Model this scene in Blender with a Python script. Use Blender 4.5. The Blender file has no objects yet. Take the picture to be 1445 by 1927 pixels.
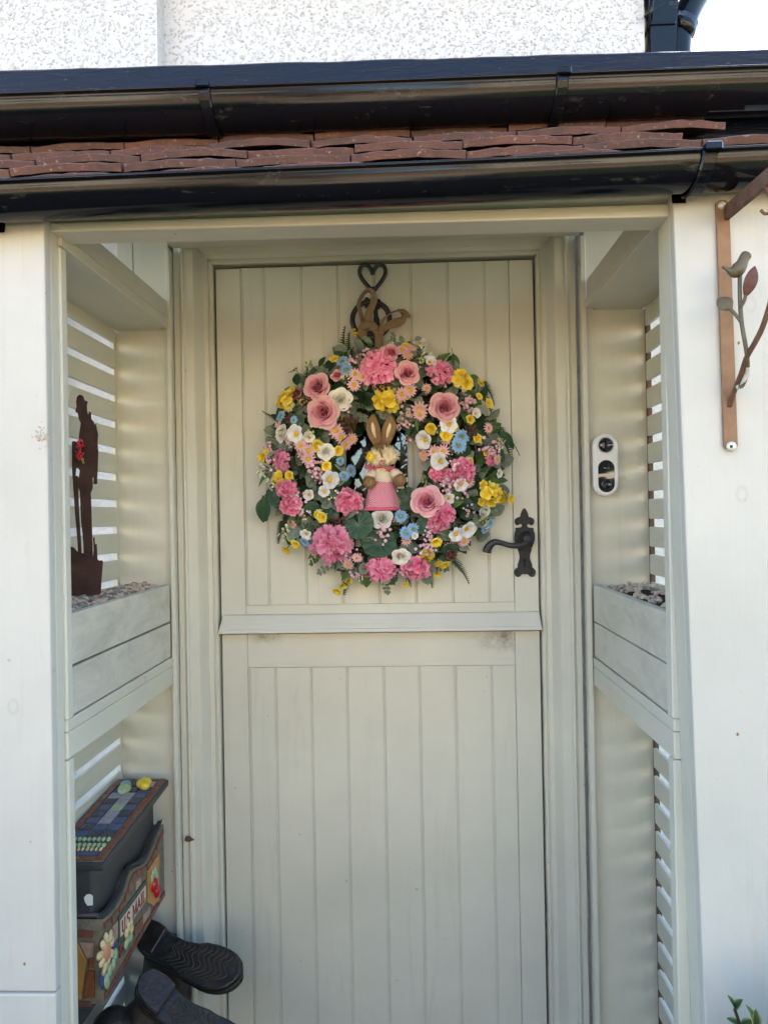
import bpy, bmesh, math, random
from mathutils import Vector, Matrix, Quaternion, noise
R = math.radians
SC = bpy.context.scene
COL = SC.collection
random.seed(7)

# ------------------------------------------------------------------ camera
F_PX, CX, CY = 1370.0, 722.5, 963.5
CAM = Vector((0.0815, -1.8272, 1.40))
YAW, PITCH, ROLL = 0.0354, 0.0044, -0.0182
fwd = Vector((-math.sin(YAW) * math.cos(PITCH), math.cos(YAW) * math.cos(PITCH), math.sin(PITCH)))
r0 = Vector((math.cos(YAW), math.sin(YAW), 0.0))
u0 = r0.cross(fwd)
rgt = math.cos(ROLL) * r0 + math.sin(ROLL) * u0
upv = -math.sin(ROLL) * r0 + math.cos(ROLL) * u0
cd = bpy.data.cameras.new('camera')
cam = bpy.data.objects.new('camera', cd)
COL.objects.link(cam)
m = Matrix((rgt, upv, -fwd)).transposed().to_4x4()
m.translation = CAM
cam.matrix_world = m
cd.sensor_fit = 'HORIZONTAL'
cd.sensor_width = 36.0
cd.lens = 36.0 * F_PX / 1445.0
cd.clip_start = 0.05
cd.clip_end = 500
SC.camera = cam

# ------------------------------------------------------------------ light
SUN_EL, SUN_AZ = R(35), R(20)          # azimuth measured from +Y (behind the house) towards +X
W = bpy.data.worlds.new('World')
SC.world = W
W.use_nodes = True
nt = W.node_tree
sky = nt.nodes.new('ShaderNodeTexSky')
sky.sky_type = 'NISHITA'
sky.sun_disc = False
sky.sun_elevation = SUN_EL
sky.sun_rotation = SUN_AZ
sky.air_density = 1.0
sky.dust_density = 1.2
sky.ozone_density = 1.0
bg = nt.nodes['Background']
bg.inputs[1].default_value = 0.15
nt.links.new(sky.outputs[0], bg.inputs[0])
sd = bpy.data.lights.new('sun', 'SUN')
sd.energy = 5.0
sd.angle = R(0.5)
sd.color = (1.0, 0.90, 0.74)
sun = bpy.data.objects.new('sun', sd)
COL.objects.link(sun)
sdir = Vector((math.sin(SUN_AZ) * math.cos(SUN_EL), math.cos(SUN_AZ) * math.cos(SUN_EL), math.sin(SUN_EL)))
sun.rotation_euler = (-sdir).to_track_quat('-Z', 'Y').to_euler()
sun.location = sdir * 20
vs = SC.view_settings
SC.display_settings.display_device = 'sRGB'
vs.view_transform = 'Standard'
vs.look = 'None'
vs.gamma = 1.0
SC.cycles.max_bounces = 8
SC.cycles.diffuse_bounces = 5
SC.cycles.glossy_bounces = 3
SC.cycles.transmission_bounces = 6
SC.cycles.caustics_reflective = False
SC.cycles.caustics_refractive = False
vs.use_curve_mapping = False
vs.exposure = 2.56
try:
    vs.use_white_balance = True
    vs.white_balance_temperature = 6200
    vs.white_balance_tint = 6
except Exception:
    pass


# ------------------------------------------------------------------ pixel -> world helpers
def ray(px, py):
    return fwd + rgt * ((px - CX) / F_PX) - upv * ((py - CY) / F_PX)


def at(px, py, Y):
    d = ray(px, py)
    return CAM + d * ((Y - CAM.y) / d.y)


def atx(px, py, X):
    d = ray(px, py)
    return CAM + d * ((X - CAM.x) / d.x)


# ------------------------------------------------------------------ materials
MATS = {}


def newmat(name):
    mt = bpy.data.materials.new(name)
    mt.use_nodes = True
    MATS[name] = mt
    t = mt.node_tree
    return mt, t, t.nodes['Principled BSDF']


def N(t, typ, **kw):
    n = t.nodes.new(typ)
    for k, v in kw.items():
        if k.startswith('i_'):
            n.inputs[k[2:].replace('_', ' ')].default_value = v
        else:
            setattr(n, k, v)
    return n


def ramp(t, fac, stops, interp='LINEAR'):
    n = t.nodes.new('ShaderNodeValToRGB')
    n.color_ramp.interpolation = interp
    el = n.color_ramp.elements
    while len(el) < len(stops):
        el.new(0.5)
    for e, (p, c) in zip(el, stops):
        e.position = p
        e.color = (*c, 1) if len(c) == 3 else c
    t.links.new(fac, n.inputs[0])
    return n.outputs[0]


def mixc(t, fac, a, b, blend='MIX'):
    n = t.nodes.new('ShaderNodeMix')
    n.data_type = 'RGBA'
    n.blend_type = blend
    for sock, v in ((n.inputs[0], fac), (n.inputs[6], a), (n.inputs[7], b)):
        if hasattr(v, 'is_output'):
            t.links.new(v, sock)
        elif isinstance(v, (int, float)):
            sock.default_value = v
        else:
            sock.default_value = (*v, 1)
    return n.outputs[2]


def noise_n(t, scale, detail=3, rough=0.5, vec=None, dist=0.0):
    n = N(t, 'ShaderNodeTexNoise')
    n.inputs['Scale'].default_value = scale
    n.inputs['Detail'].default_value = detail
    n.inputs['Roughness'].default_value = rough
    n.inputs['Distortion'].default_value = dist
    if vec is not None:
        t.links.new(vec, n.inputs['Vector'])
    return n.outputs[0]


def position(t, scale=(1, 1, 1), obj=False):
    if obj:
        g = N(t, 'ShaderNodeTexCoord').outputs['Object']
    else:
        g = N(t, 'ShaderNodeNewGeometry').outputs['Position']
    mp = N(t, 'ShaderNodeMapping')
    mp.inputs['Scale'].default_value = scale
    t.links.new(g, mp.inputs[0])
    return mp.outputs[0]


def bump(t, b, h, strength, dist=0.002, prev=None):
    n = N(t, 'ShaderNodeBump')
    n.inputs['Strength'].default_value = strength
    n.inputs['Distance'].default_value = dist
    t.links.new(h, n.inputs['Height'])
    if prev is not None:
        t.links.new(prev, n.inputs['Normal'])
    t.links.new(n.outputs[0], b.inputs['Normal'])
    return n.outputs[0]


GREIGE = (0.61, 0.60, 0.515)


def paint(name, axis, base=GREIGE, weather=0.0, grain=0.35, rough=0.45, knots=(), smudges=()):
    mt, t, b = newmat(name)
    al, ac = 5.0, 150.0
    sc = tuple(al if i == axis else ac for i in range(3))
    P = position(t)
    gr = noise_n(t, 1.0, 4, 0.6, position(t, sc), 0.6)
    lo = noise_n(t, 3.0, 4, 0.6, P)
    c = mixc(t, 1.0, base, ramp(t, lo, [(0.3, (0.90, 0.90, 0.89)), (0.7, (1.04, 1.035, 1.02))]), 'MULTIPLY')
    # little chips, flecks of dirt and old runs
    fl = noise_n(t, 55, 2, 0.5, P)
    c = mixc(t, ramp(t, fl, [(0.74, (0, 0, 0)), (0.80, (0.55, 0.55, 0.55))]), c, (0.20, 0.17, 0.13))
    st = noise_n(t, 1.0, 5, 0.7, position(t, tuple(2.2 if i == axis else 26 for i in range(3))), 1.0)
    c = mixc(t, ramp(t, st, [(0.56, (0, 0, 0)), (0.82, (0.30, 0.30, 0.30))]), c, (0.36, 0.32, 0.25))
    if weather:
        wn = noise_n(t, 9, 8, 0.72, position(t, tuple(0.6 if i == axis else 1.6 for i in range(3))), 0.7)
        c = mixc(t, ramp(t, wn, [(0.46, (0, 0, 0)), (0.66, (weather, weather, weather))]), c, (0.30, 0.28, 0.24))
        wn2 = noise_n(t, 34, 5, 0.7, P)
        c = mixc(t, ramp(t, wn2, [(0.62, (0, 0, 0)), (0.72, (weather * .8,) * 3)]), c, (0.23, 0.19, 0.15))
    for kp, kr in knots:        # knots of the wood that show as faint rings through the paint
        vd = N(t, 'ShaderNodeVectorMath', operation='DISTANCE')
        t.links.new(position(t, (1, 1, 0.72)), vd.inputs[0])
        vd.inputs[1].default_value = (kp[0], kp[1], kp[2] * 0.72)
        c = mixc(t, ramp(t, vd.outputs['Value'], [(kr - 0.0022, (0, 0, 0)), (kr - 0.0006, (0.30,) * 3), (kr + 0.0010, (0, 0, 0))]), c, (0.33, 0.29, 0.22))
    for kp, kr in smudges:      # grimy patch with a ragged edge
        vd = N(t, 'ShaderNodeVectorMath', operation='DISTANCE')
        t.links.new(position(t, (1, 1, 2.0)), vd.inputs[0])
        vd.inputs[1].default_value = (kp[0], kp[1], kp[2] * 2.0)
        gm = ramp(t, vd.outputs['Value'], [(0.0, (1, 1, 1)), (kr, (0, 0, 0))])
        gm = mixc(t, 1.0, gm, ramp(t, noise_n(t, 34, 6, 0.7, P), [(0.38, (0, 0, 0)), (0.66, (1, 1, 1))]), 'MULTIPLY')
        c = mixc(t, gm, c, (0.16, 0.13, 0.10))
    t.links.new(c, b.inputs['Base Color'])
    b.inputs['Roughness'].default_value = rough
    bl = noise_n(t, 90, 3, 0.6, P)
    nb = bump(t, b, gr, grain, 0.0016)
    nb = bump(t, b, bl, 0.12, 0.0015, nb)
    bump(t, b, lo, 0.25, 0.006, nb)
    return mt


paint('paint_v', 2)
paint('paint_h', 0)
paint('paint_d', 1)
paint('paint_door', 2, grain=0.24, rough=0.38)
_k = [at(x, y, -0.67) for x, y in ((1315, 925), (1396, 930), (1412, 572), (1330, 1290), (40, 640), (25, 1330))]
paint('paint_front', 2, base=(0.55, 0.54, 0.50), grain=0.25, knots=[(tuple(q), r_) for q, r_ in zip(_k, (0.011, 0.008, 0.009, 0.007, 0.006, 0.008))])  # same paint as GREIGE, base darkened to offset the stronger light out front
paint('paint_rail', 0, smudges=[(tuple(at(950, 1198, 0.002)), 0.10), (tuple(at(500, 1198, 0.002)), 0.05)])
paint('paint_planter', 1, base=(0.60, 0.585, 0.51), weather=0.45, grain=0.5, rough=0.65)

# pebbledash render
mt, t, b = newmat('pebbledash')
P = position(t)
v = N(t, 'ShaderNodeTexVoronoi')
v.inputs['Scale'].default_value = 84
v.inputs['Randomness'].default_value = 1.0
dn = N(t, 'ShaderNodeTexNoise')
dn.inputs['Scale'].default_value = 40
t.links.new(P, dn.inputs['Vector'])
pv = N(t, 'ShaderNodeMix'); pv.data_type = 'VECTOR'
pv.inputs[0].default_value = 0.025
t.links.new(P, pv.inputs[4]); t.links.new(dn.outputs[1], pv.inputs[5])
t.links.new(pv.outputs[1], v.inputs['Vector'])
cellr = N(t, 'ShaderNodeSeparateColor'); t.links.new(v.outputs['Color'], cellr.inputs[0])
spot = ramp(t, v.outputs['Distance'], [(0.22, (1, 1, 1)), (0.36, (0, 0, 0))])
rnd = ramp(t, cellr.outputs[0], [(0.22, (0, 0, 0)), (0.34, (1, 1, 1))])
sp = mixc(t, 1.0, spot, rnd, 'MULTIPLY')
c = mixc(t, sp, (0.58, 0.585, 0.60), mixc(t, cellr.outputs[1], (0.34, 0.34, 0.335), (0.45, 0.45, 0.445)))
c = mixc(t, ramp(t, noise_n(t, 5, 5, 0.65, P), [(0.5, (0, 0, 0)), (0.8, (0.3, 0.3, 0.3))]), c, (0.44, 0.44, 0.43))
t.links.new(c, b.inputs['Base Color'])
b.inputs['Roughness'].default_value = 0.85
nb = bump(t, b, v.outputs['Distance'], -0.55, 0.004)
bump(t, b, noise_n(t, 260, 4, 0.7, P), 0.35, 0.002, nb)

# black gloss paint on the timber beam
mt, t, b = newmat('black_timber')
P = position(t, (14, 90, 90))
g1 = noise_n(t, 1.0, 5, 0.65, P, 1.2)
g2 = noise_n(t, 1.0, 3, 0.6, position(t, (55, 240, 240)))
t.links.new(mixc(t, ramp(t, g2, [(0.68, (0, 0, 0)), (0.74, (1, 1, 1))]), (0.005, 0.008, 0.020), (0.06, 0.065, 0.08)), b.inputs['Base Color'])
b.inputs['Roughness'].default_value = 0.22
b.inputs['Specular IOR Level'].default_value = 0.26
nb = bump(t, b, g1, 0.45, 0.004)
bump(t, b, g2, 0.3, 0.002, nb)

# glossy black gutter plastic, scuffed
mt, t, b = newmat('gutter_black')
P = position(t, (9, 40, 40))
s1 = noise_n(t, 1.0, 8, 0.72, P, 0.8)
s2 = noise_n(t, 26, 6, 0.75, position(t))
mk = mixc(t, 1.0, ramp(t, s1, [(0.55, (0, 0, 0)), (0.72, (1, 1, 1))]), ramp(t, s2, [(0.5, (0, 0, 0)), (0.68, (1, 1, 1))]), 'MULTIPLY')
t.links.new(mixc(t, mk, (0.004, 0.004, 0.006), (0.11, 0.10, 0.08)), b.inputs['Base Color'])
t.links.new(ramp(t, s2, [(0.3, (0.05, 0.05, 0.05)), (0.75, (0.20, 0.20, 0.20))]), b.inputs['Roughness'])
b.inputs['Specular IOR Level'].default_value = 0.32
bump(t, b, s1, 0.06, 0.003)


def simple(name, col, rough=0.5, metal=0.0, nscale=None, nmix=None, bumpv=0.0, bscale=80, bdist=0.002, spec=None, obj=False):
    mt, t, b = newmat(name)
    b.inputs['Base Color'].default_value = (*col, 1)
    b.inputs['Roughness'].default_value = rough
    b.inputs['Metallic'].default_value = metal
    if spec is not None:
        b.inputs['Specular IOR Level'].default_value = spec
    P = position(t, obj=obj)
    if nscale:
        n = noise_n(t, nscale, 5, 0.65, P)
        t.links.new(mixc(t, ramp(t, n, [(0.35, (0, 0, 0)), (0.68, (1, 1, 1))]), col, nmix), b.inputs['Base Color'])
    if bumpv:
        bump(t, b, noise_n(t, bscale, 4, 0.6, P), bumpv, bdist)
    return mt


simple('iron', (0.012, 0.012, 0.013), 0.42, 0.0, 60, (0.03, 0.029, 0.028), 0.5, 330, 0.002)
simple('iron_hammered', (0.012, 0.012, 0.013), 0.38, 0.0, 90, (0.032, 0.031, 0.03), 0.9, 420, 0.003)
simple('dark_void', (0.004, 0.004, 0.004), 0.9)
simple('room', (0.03, 0.028, 0.026), 0.9)
simple('raw_timber', (0.12, 0.068, 0.032), 0.8, 0, 30, (0.06, 0.035, 0.02), 0.4, 90)
simple('corten', (0.034, 0.012, 0.008), 0.8, 0, 70, (0.058, 0.022, 0.012), 0.35, 300)
simple('rust_bar', (0.29, 0.155, 0.07), 0.55, 0, 26, (0.20, 0.105, 0.05), 0.25, 220)
simple('rust_dark', (0.085, 0.040, 0.028), 0.7, 0, 40, (0.16, 0.085, 0.045), 0.5, 220, 0.003)
simple('vine_bronze', (0.13, 0.105, 0.048), 0.5, 0, 45, (0.085, 0.06, 0.035), 0.3, 260)
simple('vine_silver', (0.55, 0.53, 0.48), 0.45)
simple('leaf_maroon', (0.075, 0.022, 0.018), 0.55, 0, 120, (0.12, 0.04, 0.028), 0.5, 300)
simple('screw', (0.62, 0.62, 0.60), 0.35, 0.3)
simple('soil', (0.022, 0.015, 0.010), 0.95, 0, 90, (0.05, 0.036, 0.024), 0.9, 260, 0.004)
simple('white_plastic', (0.78, 0.78, 0.78), 0.35)
simple('black_glass', (0.006, 0.006, 0.007), 0.06, spec=0.8)
simple('burlap_thread', (0.30, 0.19, 0.095), 0.9)
simple('grass_dry', (0.25, 0.23, 0.11), 0.9, 0, 3, (0.17, 0.17, 0.07))
simple('bark', (0.045, 0.036, 0.028), 0.9, 0, 20, (0.08, 0.065, 0.05), 0.5, 30, 0.01)
simple('lead_grey', (0.13, 0.14, 0.15), 0.55, 0, 12, (0.19, 0.20, 0.20), 0.3, 60)
simple('pipe_grey', (0.40, 0.41, 0.43), 0.4)
simple('boot_rubber', (0.008, 0.008, 0.009), 0.40, 0, 34, (0.034, 0.028, 0.022), 0.6, 120, 0.004)
simple('boot_upper', (0.060, 0.046, 0.034), 0.65, 0, 22, (0.024, 0.020, 0.018), 0.45, 120, 0.003)
simple('boot_mud', (0.05, 0.039, 0.028), 0.9, 0, 40, (0.055, 0.042, 0.03), 0.7, 200, 0.004)
simple('box_metal', (0.045, 0.047, 0.052), 0.5, 0, 14, (0.030, 0.031, 0.034), 0.2, 160)
simple('grout', (0.22, 0.19, 0.13), 0.9, 0, 70, (0.12, 0.10, 0.07), 0.6, 240)
simple('tile_brick', (0.20, 0.070, 0.042), 0.4, 0, 60, (0.13, 0.045, 0.03), 0.3, 120)
simple('tile_red', (0.16, 0.045, 0.022), 0.25, 0, 120, (0.24, 0.085, 0.03), 0.3, 200)
simple('tile_ochre', (0.46, 0.22, 0.05), 0.25, 0, 60, (0.36, 0.16, 0.04), 0.2, 150)
simple('tile_blue', (0.055, 0.085, 0.19), 0.22, 0, 70, (0.035, 0.055, 0.13), 0.2, 150)
simple('tile_navy', (0.018, 0.024, 0.05), 0.22, 0, 70, (0.03, 0.04, 0.075), 0.2, 150)
simple('tile_lilac', (0.36, 0.34, 0.38), 0.3, 0, 160, (0.20, 0.20, 0.24), 0.2, 150)
simple('tile_green', (0.025, 0.062, 0.036), 0.3)
simple('tile_pink', (0.42, 0.28, 0.21), 0.35, 0, 110, (0.26, 0.16, 0.12), 0.3, 150)
simple('glaze_cream', (0.66, 0.58, 0.33), 0.2, 0, 120, (0.50, 0.36, 0.16), 0.3, 200)
simple('glaze_leaf', (0.22, 0.34, 0.19), 0.2, 0, 120, (0.42, 0.50, 0.30), 0.3, 200)
simple('glaze_red', (0.42, 0.012, 0.020), 0.12)
simple('glaze_yellow', (0.68, 0.52, 0.045), 0.15)
simple('glaze_sky', (0.16, 0.36, 0.42), 0.2)
simple('glaze_centre', (0.55, 0.22, 0.13), 0.25)
simple('sign_cream', (0.62, 0.50, 0.40), 0.4)
simple('letter_red', (0.22, 0.018, 0.018), 0.4)
simple('poppy_red', (0.55, 0.006, 0.018), 0.3, 0, 400, (0.75, 0.05, 0.06), 0.8, 600, 0.003)
simple('poppy_black', (0.01, 0.01, 0.01), 0.25)
simple('poppy_gold', (0.35, 0.30, 0.04), 0.3)
simple('eggyellow', (0.80, 0.55, 0.01), 0.3)
simple('wool_cream', (0.72, 0.64, 0.50), 0.95, 0, 60, (0.62, 0.53, 0.38), 0.6, 300)
simple('straw_cream', (0.80, 0.70, 0.48), 0.9, 0, 120, (0.66, 0.54, 0.33), 0.7, 300)
simple('button_wood', (0.60, 0.45, 0.20), 0.5)
simple('scarf_pink', (0.66, 0.13, 0.23), 0.85, 0, 70, (0.54, 0.09, 0.17), 0.4, 300)
simple('lead_flashing', (0.02, 0.02, 0.022), 0.6)

# straw (sisal): fine fibres along z
mt, t, b = newmat('sisal')
g = noise_n(t, 1.0, 4, 0.65, position(t, (900, 900, 60)), 1.5)
t.links.new(ramp(t, g, [(0.3, (0.16, 0.085, 0.036)), (0.5, (0.36, 0.21, 0.095)), (0.72, (0.62, 0.43, 0.23))]), b.inputs['Base Color'])
b.inputs['Roughness'].default_value = 0.75
bump(t, b, g, 1.0, 0.003)

# knitted pink wool
mt, t, b = newmat('knit_pink')
w = N(t, 'ShaderNodeTexWave'); w.inputs['Scale'].default_value = 105; w.inputs['Distortion'].default_value = 1.0
w.bands_direction = 'DIAGONAL'
t.links.new(position(t, (1, 0.6, 1.0)), w.inputs['Vector'])
t.links.new(ramp(t, w.outputs[1], [(0.1, (0.56, 0.18, 0.25)), (0.8, (0.78, 0.36, 0.44))]), b.inputs['Base Color'])
b.inputs['Roughness'].default_value = 0.95
bump(t, b, w.outputs[1], 0.6, 0.002)

# woven burlap
mt, t, b = newmat('burlap')
P = position(t)
w1 = N(t, 'ShaderNodeTexWave'); w1.inputs['Scale'].default_value = 190; w1.bands_direction = 'Z'; w1.inputs['Distortion'].default_value = 1.5
w2 = N(t, 'ShaderNodeTexWave'); w2.inputs['Scale'].default_value = 190; w2.bands_direction = 'X'; w2.inputs['Distortion'].default_value = 1.5
t.links.new(P, w1.inputs['Vector']); t.links.new(P, w2.inputs['Vector'])
mx = mixc(t, 0.5, w1.outputs[0], w2.outputs[0])
t.links.new(ramp(t, mx, [(0.2, (0.36, 0.25, 0.13)), (0.8, (0.72, 0.54, 0.33))]), b.inputs['Base Color'])
b.inputs['Roughness'].default_value = 0.95
bump(t, b, mx, 0.8, 0.002)
tr_ = N(t, 'ShaderNodeBsdfTranslucent'); tr_.inputs[0].default_value = (0.50, 0.34, 0.18, 1)
ms_ = N(t, 'ShaderNodeMixShader'); ms_.inputs[0].default_value = 0.42
t.links.new(b.outputs[0], ms_.inputs[1]); t.links.new(tr_.outputs[0], ms_.inputs[2])
t.links.new(ms_.outputs[0], t.nodes['Material Output'].inputs[0])

# clay roof tile
mt, t, b = newmat('clay_tile')
P = position(t)
n1 = noise_n(t, 18, 6, 0.7, P)
n2 = noise_n(t, 120, 4, 0.7, P)
oi = N(t, 'ShaderNodeObjectInfo')
c = ramp(t, n1, [(0.3, (0.060, 0.032, 0.025)), (0.55, (0.150, 0.062, 0.044)), (0.8, (0.20, 0.088, 0.062))])
c = mixc(t, ramp(t, oi.outputs['Random'], [(0.0, (0.15,) * 3), (1.0, (0.7,) * 3)]), c, (0.065, 0.042, 0.036))
c = mixc(t, ramp(t, n2, [(0.60, (0, 0, 0)), (0.72, (0.75,) * 3)]), c, (0.40, 0.33, 0.29))
t.links.new(c, b.inputs['Base Color'])
b.inputs['Roughness'].default_value = 0.8
nb = bump(t, b, n1, 0.5, 0.006)
bump(t, b, n2, 0.7, 0.003, nb)

# stones
for nm, ca, cb in (('pebble_warm', (0.62, 0.50, 0.39), (0.36, 0.28, 0.22)), ('pebble_grey', (0.13, 0.125, 0.12), (0.30, 0.28, 0.25)), ('chip_pale', (0.62, 0.52, 0.42), (0.40, 0.32, 0.26))):
    simple(nm, ca, 0.75, 0, 130, cb, 0.4, 300)

# paving in front of the house
mt, t, b = newmat('paving')
br = N(t, 'ShaderNodeTexBrick')
br.inputs['Scale'].default_value = 1.0
br.inputs['Brick Width'].default_value = 0.6; br.inputs['Row Height'].default_value = 0.45
br.inputs['Mortar Size'].default_value = 0.008
br.inputs['Color1'].default_value = (0.085, 0.08, 0.07, 1); br.inputs['Color2'].default_value = (0.07, 0.065, 0.06, 1)
br.inputs['Mortar'].default_value = (0.08, 0.07, 0.05, 1)
P = position(t)
t.links.new(P, br.inputs['Vector'])
t.links.new(mixc(t, ramp(t, noise_n(t, 2, 6, 0.7, P), [(0.4, (0, 0, 0)), (0.7, (0.5,) * 3)]), br.outputs[0], (0.05, 0.048, 0.042)), b.inputs['Base Color'])
b.inputs['Roughness'].default_value = 0.85

# window glass
mt, t, b = newmat('window_glass')
b.inputs['Base Color'].default_value = (0.9, 0.93, 0.92, 1)
b.inputs['Roughness'].default_value = 0.0
b.inputs['Transmission Weight'].default_value = 1.0
b.inputs['IOR'].default_value = 1.5


def petal_mat(name, c0, c1, c2, trans=0.18, var=0.18, rough=0.6, veins=0.0):
    """colour by the attribute fac (0 heart of the flower, 1 rim of the outer petals)"""
    mt, t, b = newmat(name)
    a = N(t, 'ShaderNodeAttribute', attribute_name='fac')
    col = ramp(t, a.outputs['Fac'], [(0.0, c0), (0.55, c1), (1.0, c2)])
    oi = N(t, 'ShaderNodeObjectInfo')
    hs = N(t, 'ShaderNodeHueSaturation')
    mr = N(t, 'ShaderNodeMapRange'); mr.inputs[3].default_value = 1 - var; mr.inputs[4].default_value = 1 + var * 0.5
    t.links.new(oi.outputs['Random'], mr.inputs[0])
    t.links.new(mr.outputs[0], hs.inputs['Value'])
    t.links.new(col, hs.inputs['Color'])
    out = hs.outputs[0]
    P = position(t)
    n = noise_n(t, 170, 4, 0.6, P)
    out = mixc(t, 1.0, out, ramp(t, n, [(0.3, (0.86, 0.86, 0.86)), (0.7, (1.06, 1.06, 1.06))]), 'MULTIPLY')
    t.links.new(out, b.inputs['Base Color'])
    b.inputs['Roughness'].default_value = rough
    b.inputs['Specular IOR Level'].default_value = 0.25
    bump(t, b, n, 0.25, 0.002)
    if trans:
        tr = N(t, 'ShaderNodeBsdfTranslucent')
        t.links.new(out, tr.inputs[0])
        ms = N(t, 'ShaderNodeMixShader')
        ms.inputs[0].default_value = trans
        t.links.new(b.outputs[0], ms.inputs[1]); t.links.new(tr.outputs[0], ms.inputs[2])
        t.links.new(ms.outputs[0], t.nodes['Material Output'].inputs[0])
    return mt


petal_mat('rose_pink', (0.66, 0.14, 0.24), (0.84, 0.34, 0.43), (0.88, 0.60, 0.60))
petal_mat('rose_dusty', (0.36, 0.07, 0.11), (0.50, 0.18, 0.21), (0.60, 0.33, 0.31))
petal_mat('rose_white', (0.82, 0.79, 0.62), (0.88, 0.86, 0.79), (0.89, 0.88, 0.85))
petal_mat('peony_pink', (0.74, 0.10, 0.27), (0.88, 0.25, 0.44), (0.91, 0.48, 0.61))
petal_mat('carnation_pink', (0.70, 0.07, 0.22), (0.86, 0.22, 0.40), (0.89, 0.42, 0.55))
petal_mat('daisy_pink', (0.80, 0.52, 0.56), (0.84, 0.52, 0.57), (0.85, 0.46, 0.53))
petal_mat('daisy_blue', (0.16, 0.32, 0.60), (0.28, 0.50, 0.80), (0.40, 0.62, 0.85))
petal_mat('anemone_white', (0.76, 0.74, 0.66), (0.88, 0.87, 0.87), (0.89, 0.89, 0.90))
petal_mat('yellow_petal', (0.74, 0.42, 0.01), (0.88, 0.67, 0.05), (0.90, 0.77, 0.17))
petal_mat('centre_yellow', (0.62, 0.34, 0.01), (0.72, 0.44, 0.01), (0.66, 0.36, 0.01), 0, 0.1, 0.8)
petal_mat('centre_green', (0.20, 0.25, 0.03), (0.28, 0.33, 0.05), (0.25, 0.30, 0.04), 0, 0.1, 0.8)
petal_mat('leaf_sage', (0.25, 0.30, 0.23), (0.185, 0.245, 0.185), (0.29, 0.34, 0.27), 0.1, 0.35, 0.65)
petal_mat('leaf_dark', (0.035, 0.08, 0.035), (0.026, 0.060, 0.026), (0.042, 0.09, 0.036), 0.1, 0.4, 0.45)
petal_mat('leaf_mid', (0.09, 0.17, 0.045), (0.075, 0.15, 0.045), (0.14, 0.23, 0.07), 0.15, 0.4, 0.5)
petal_mat('leaf_galax', (0.13, 0.19, 0.12), (0.045, 0.09, 0.055), (0.065, 0.12, 0.07), 0.08, 0.2, 0.5)
petal_mat('fern_green', (0.03, 0.06, 0.02), (0.035, 0.07, 0.025), (0.05, 0.09, 0.03), 0.1, 0.3, 0.6)
petal_mat('berry_pink', (0.62, 0.33, 0.40), (0.74, 0.47, 0.53), (0.80, 0.60, 0.64), 0, 0.15, 0.55)
petal_mat('berry_white', (0.52, 0.58, 0.22), (0.74, 0.74, 0.52), (0.82, 0.82, 0.72), 0, 0.12, 0.5)
petal_mat('berry_lime', (0.30, 0.38, 0.05), (0.40, 0.47, 0.09), (0.50, 0.55, 0.18), 0, 0.2, 0.5)
petal_mat('cone_brown', (0.06, 0.025, 0.02), (0.11, 0.045, 0.035), (0.17, 0.08, 0.06), 0, 0.2, 0.7)
petal_mat('stem_grey', (0.10, 0.13, 0.09), (0.12, 0.15, 0.10), (0.14, 0.17, 0.12), 0, 0.2, 0.7)
petal_mat('twig', (0.04, 0.028, 0.016), (0.05, 0.036, 0.02), (0.07, 0.05, 0.03), 0, 0.2, 0.9)
petal_mat('shrub_leaf', (0.05, 0.095, 0.03), (0.04, 0.085, 0.03), (0.38, 0.40, 0.12), 0.12, 0.3, 0.35)


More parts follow.
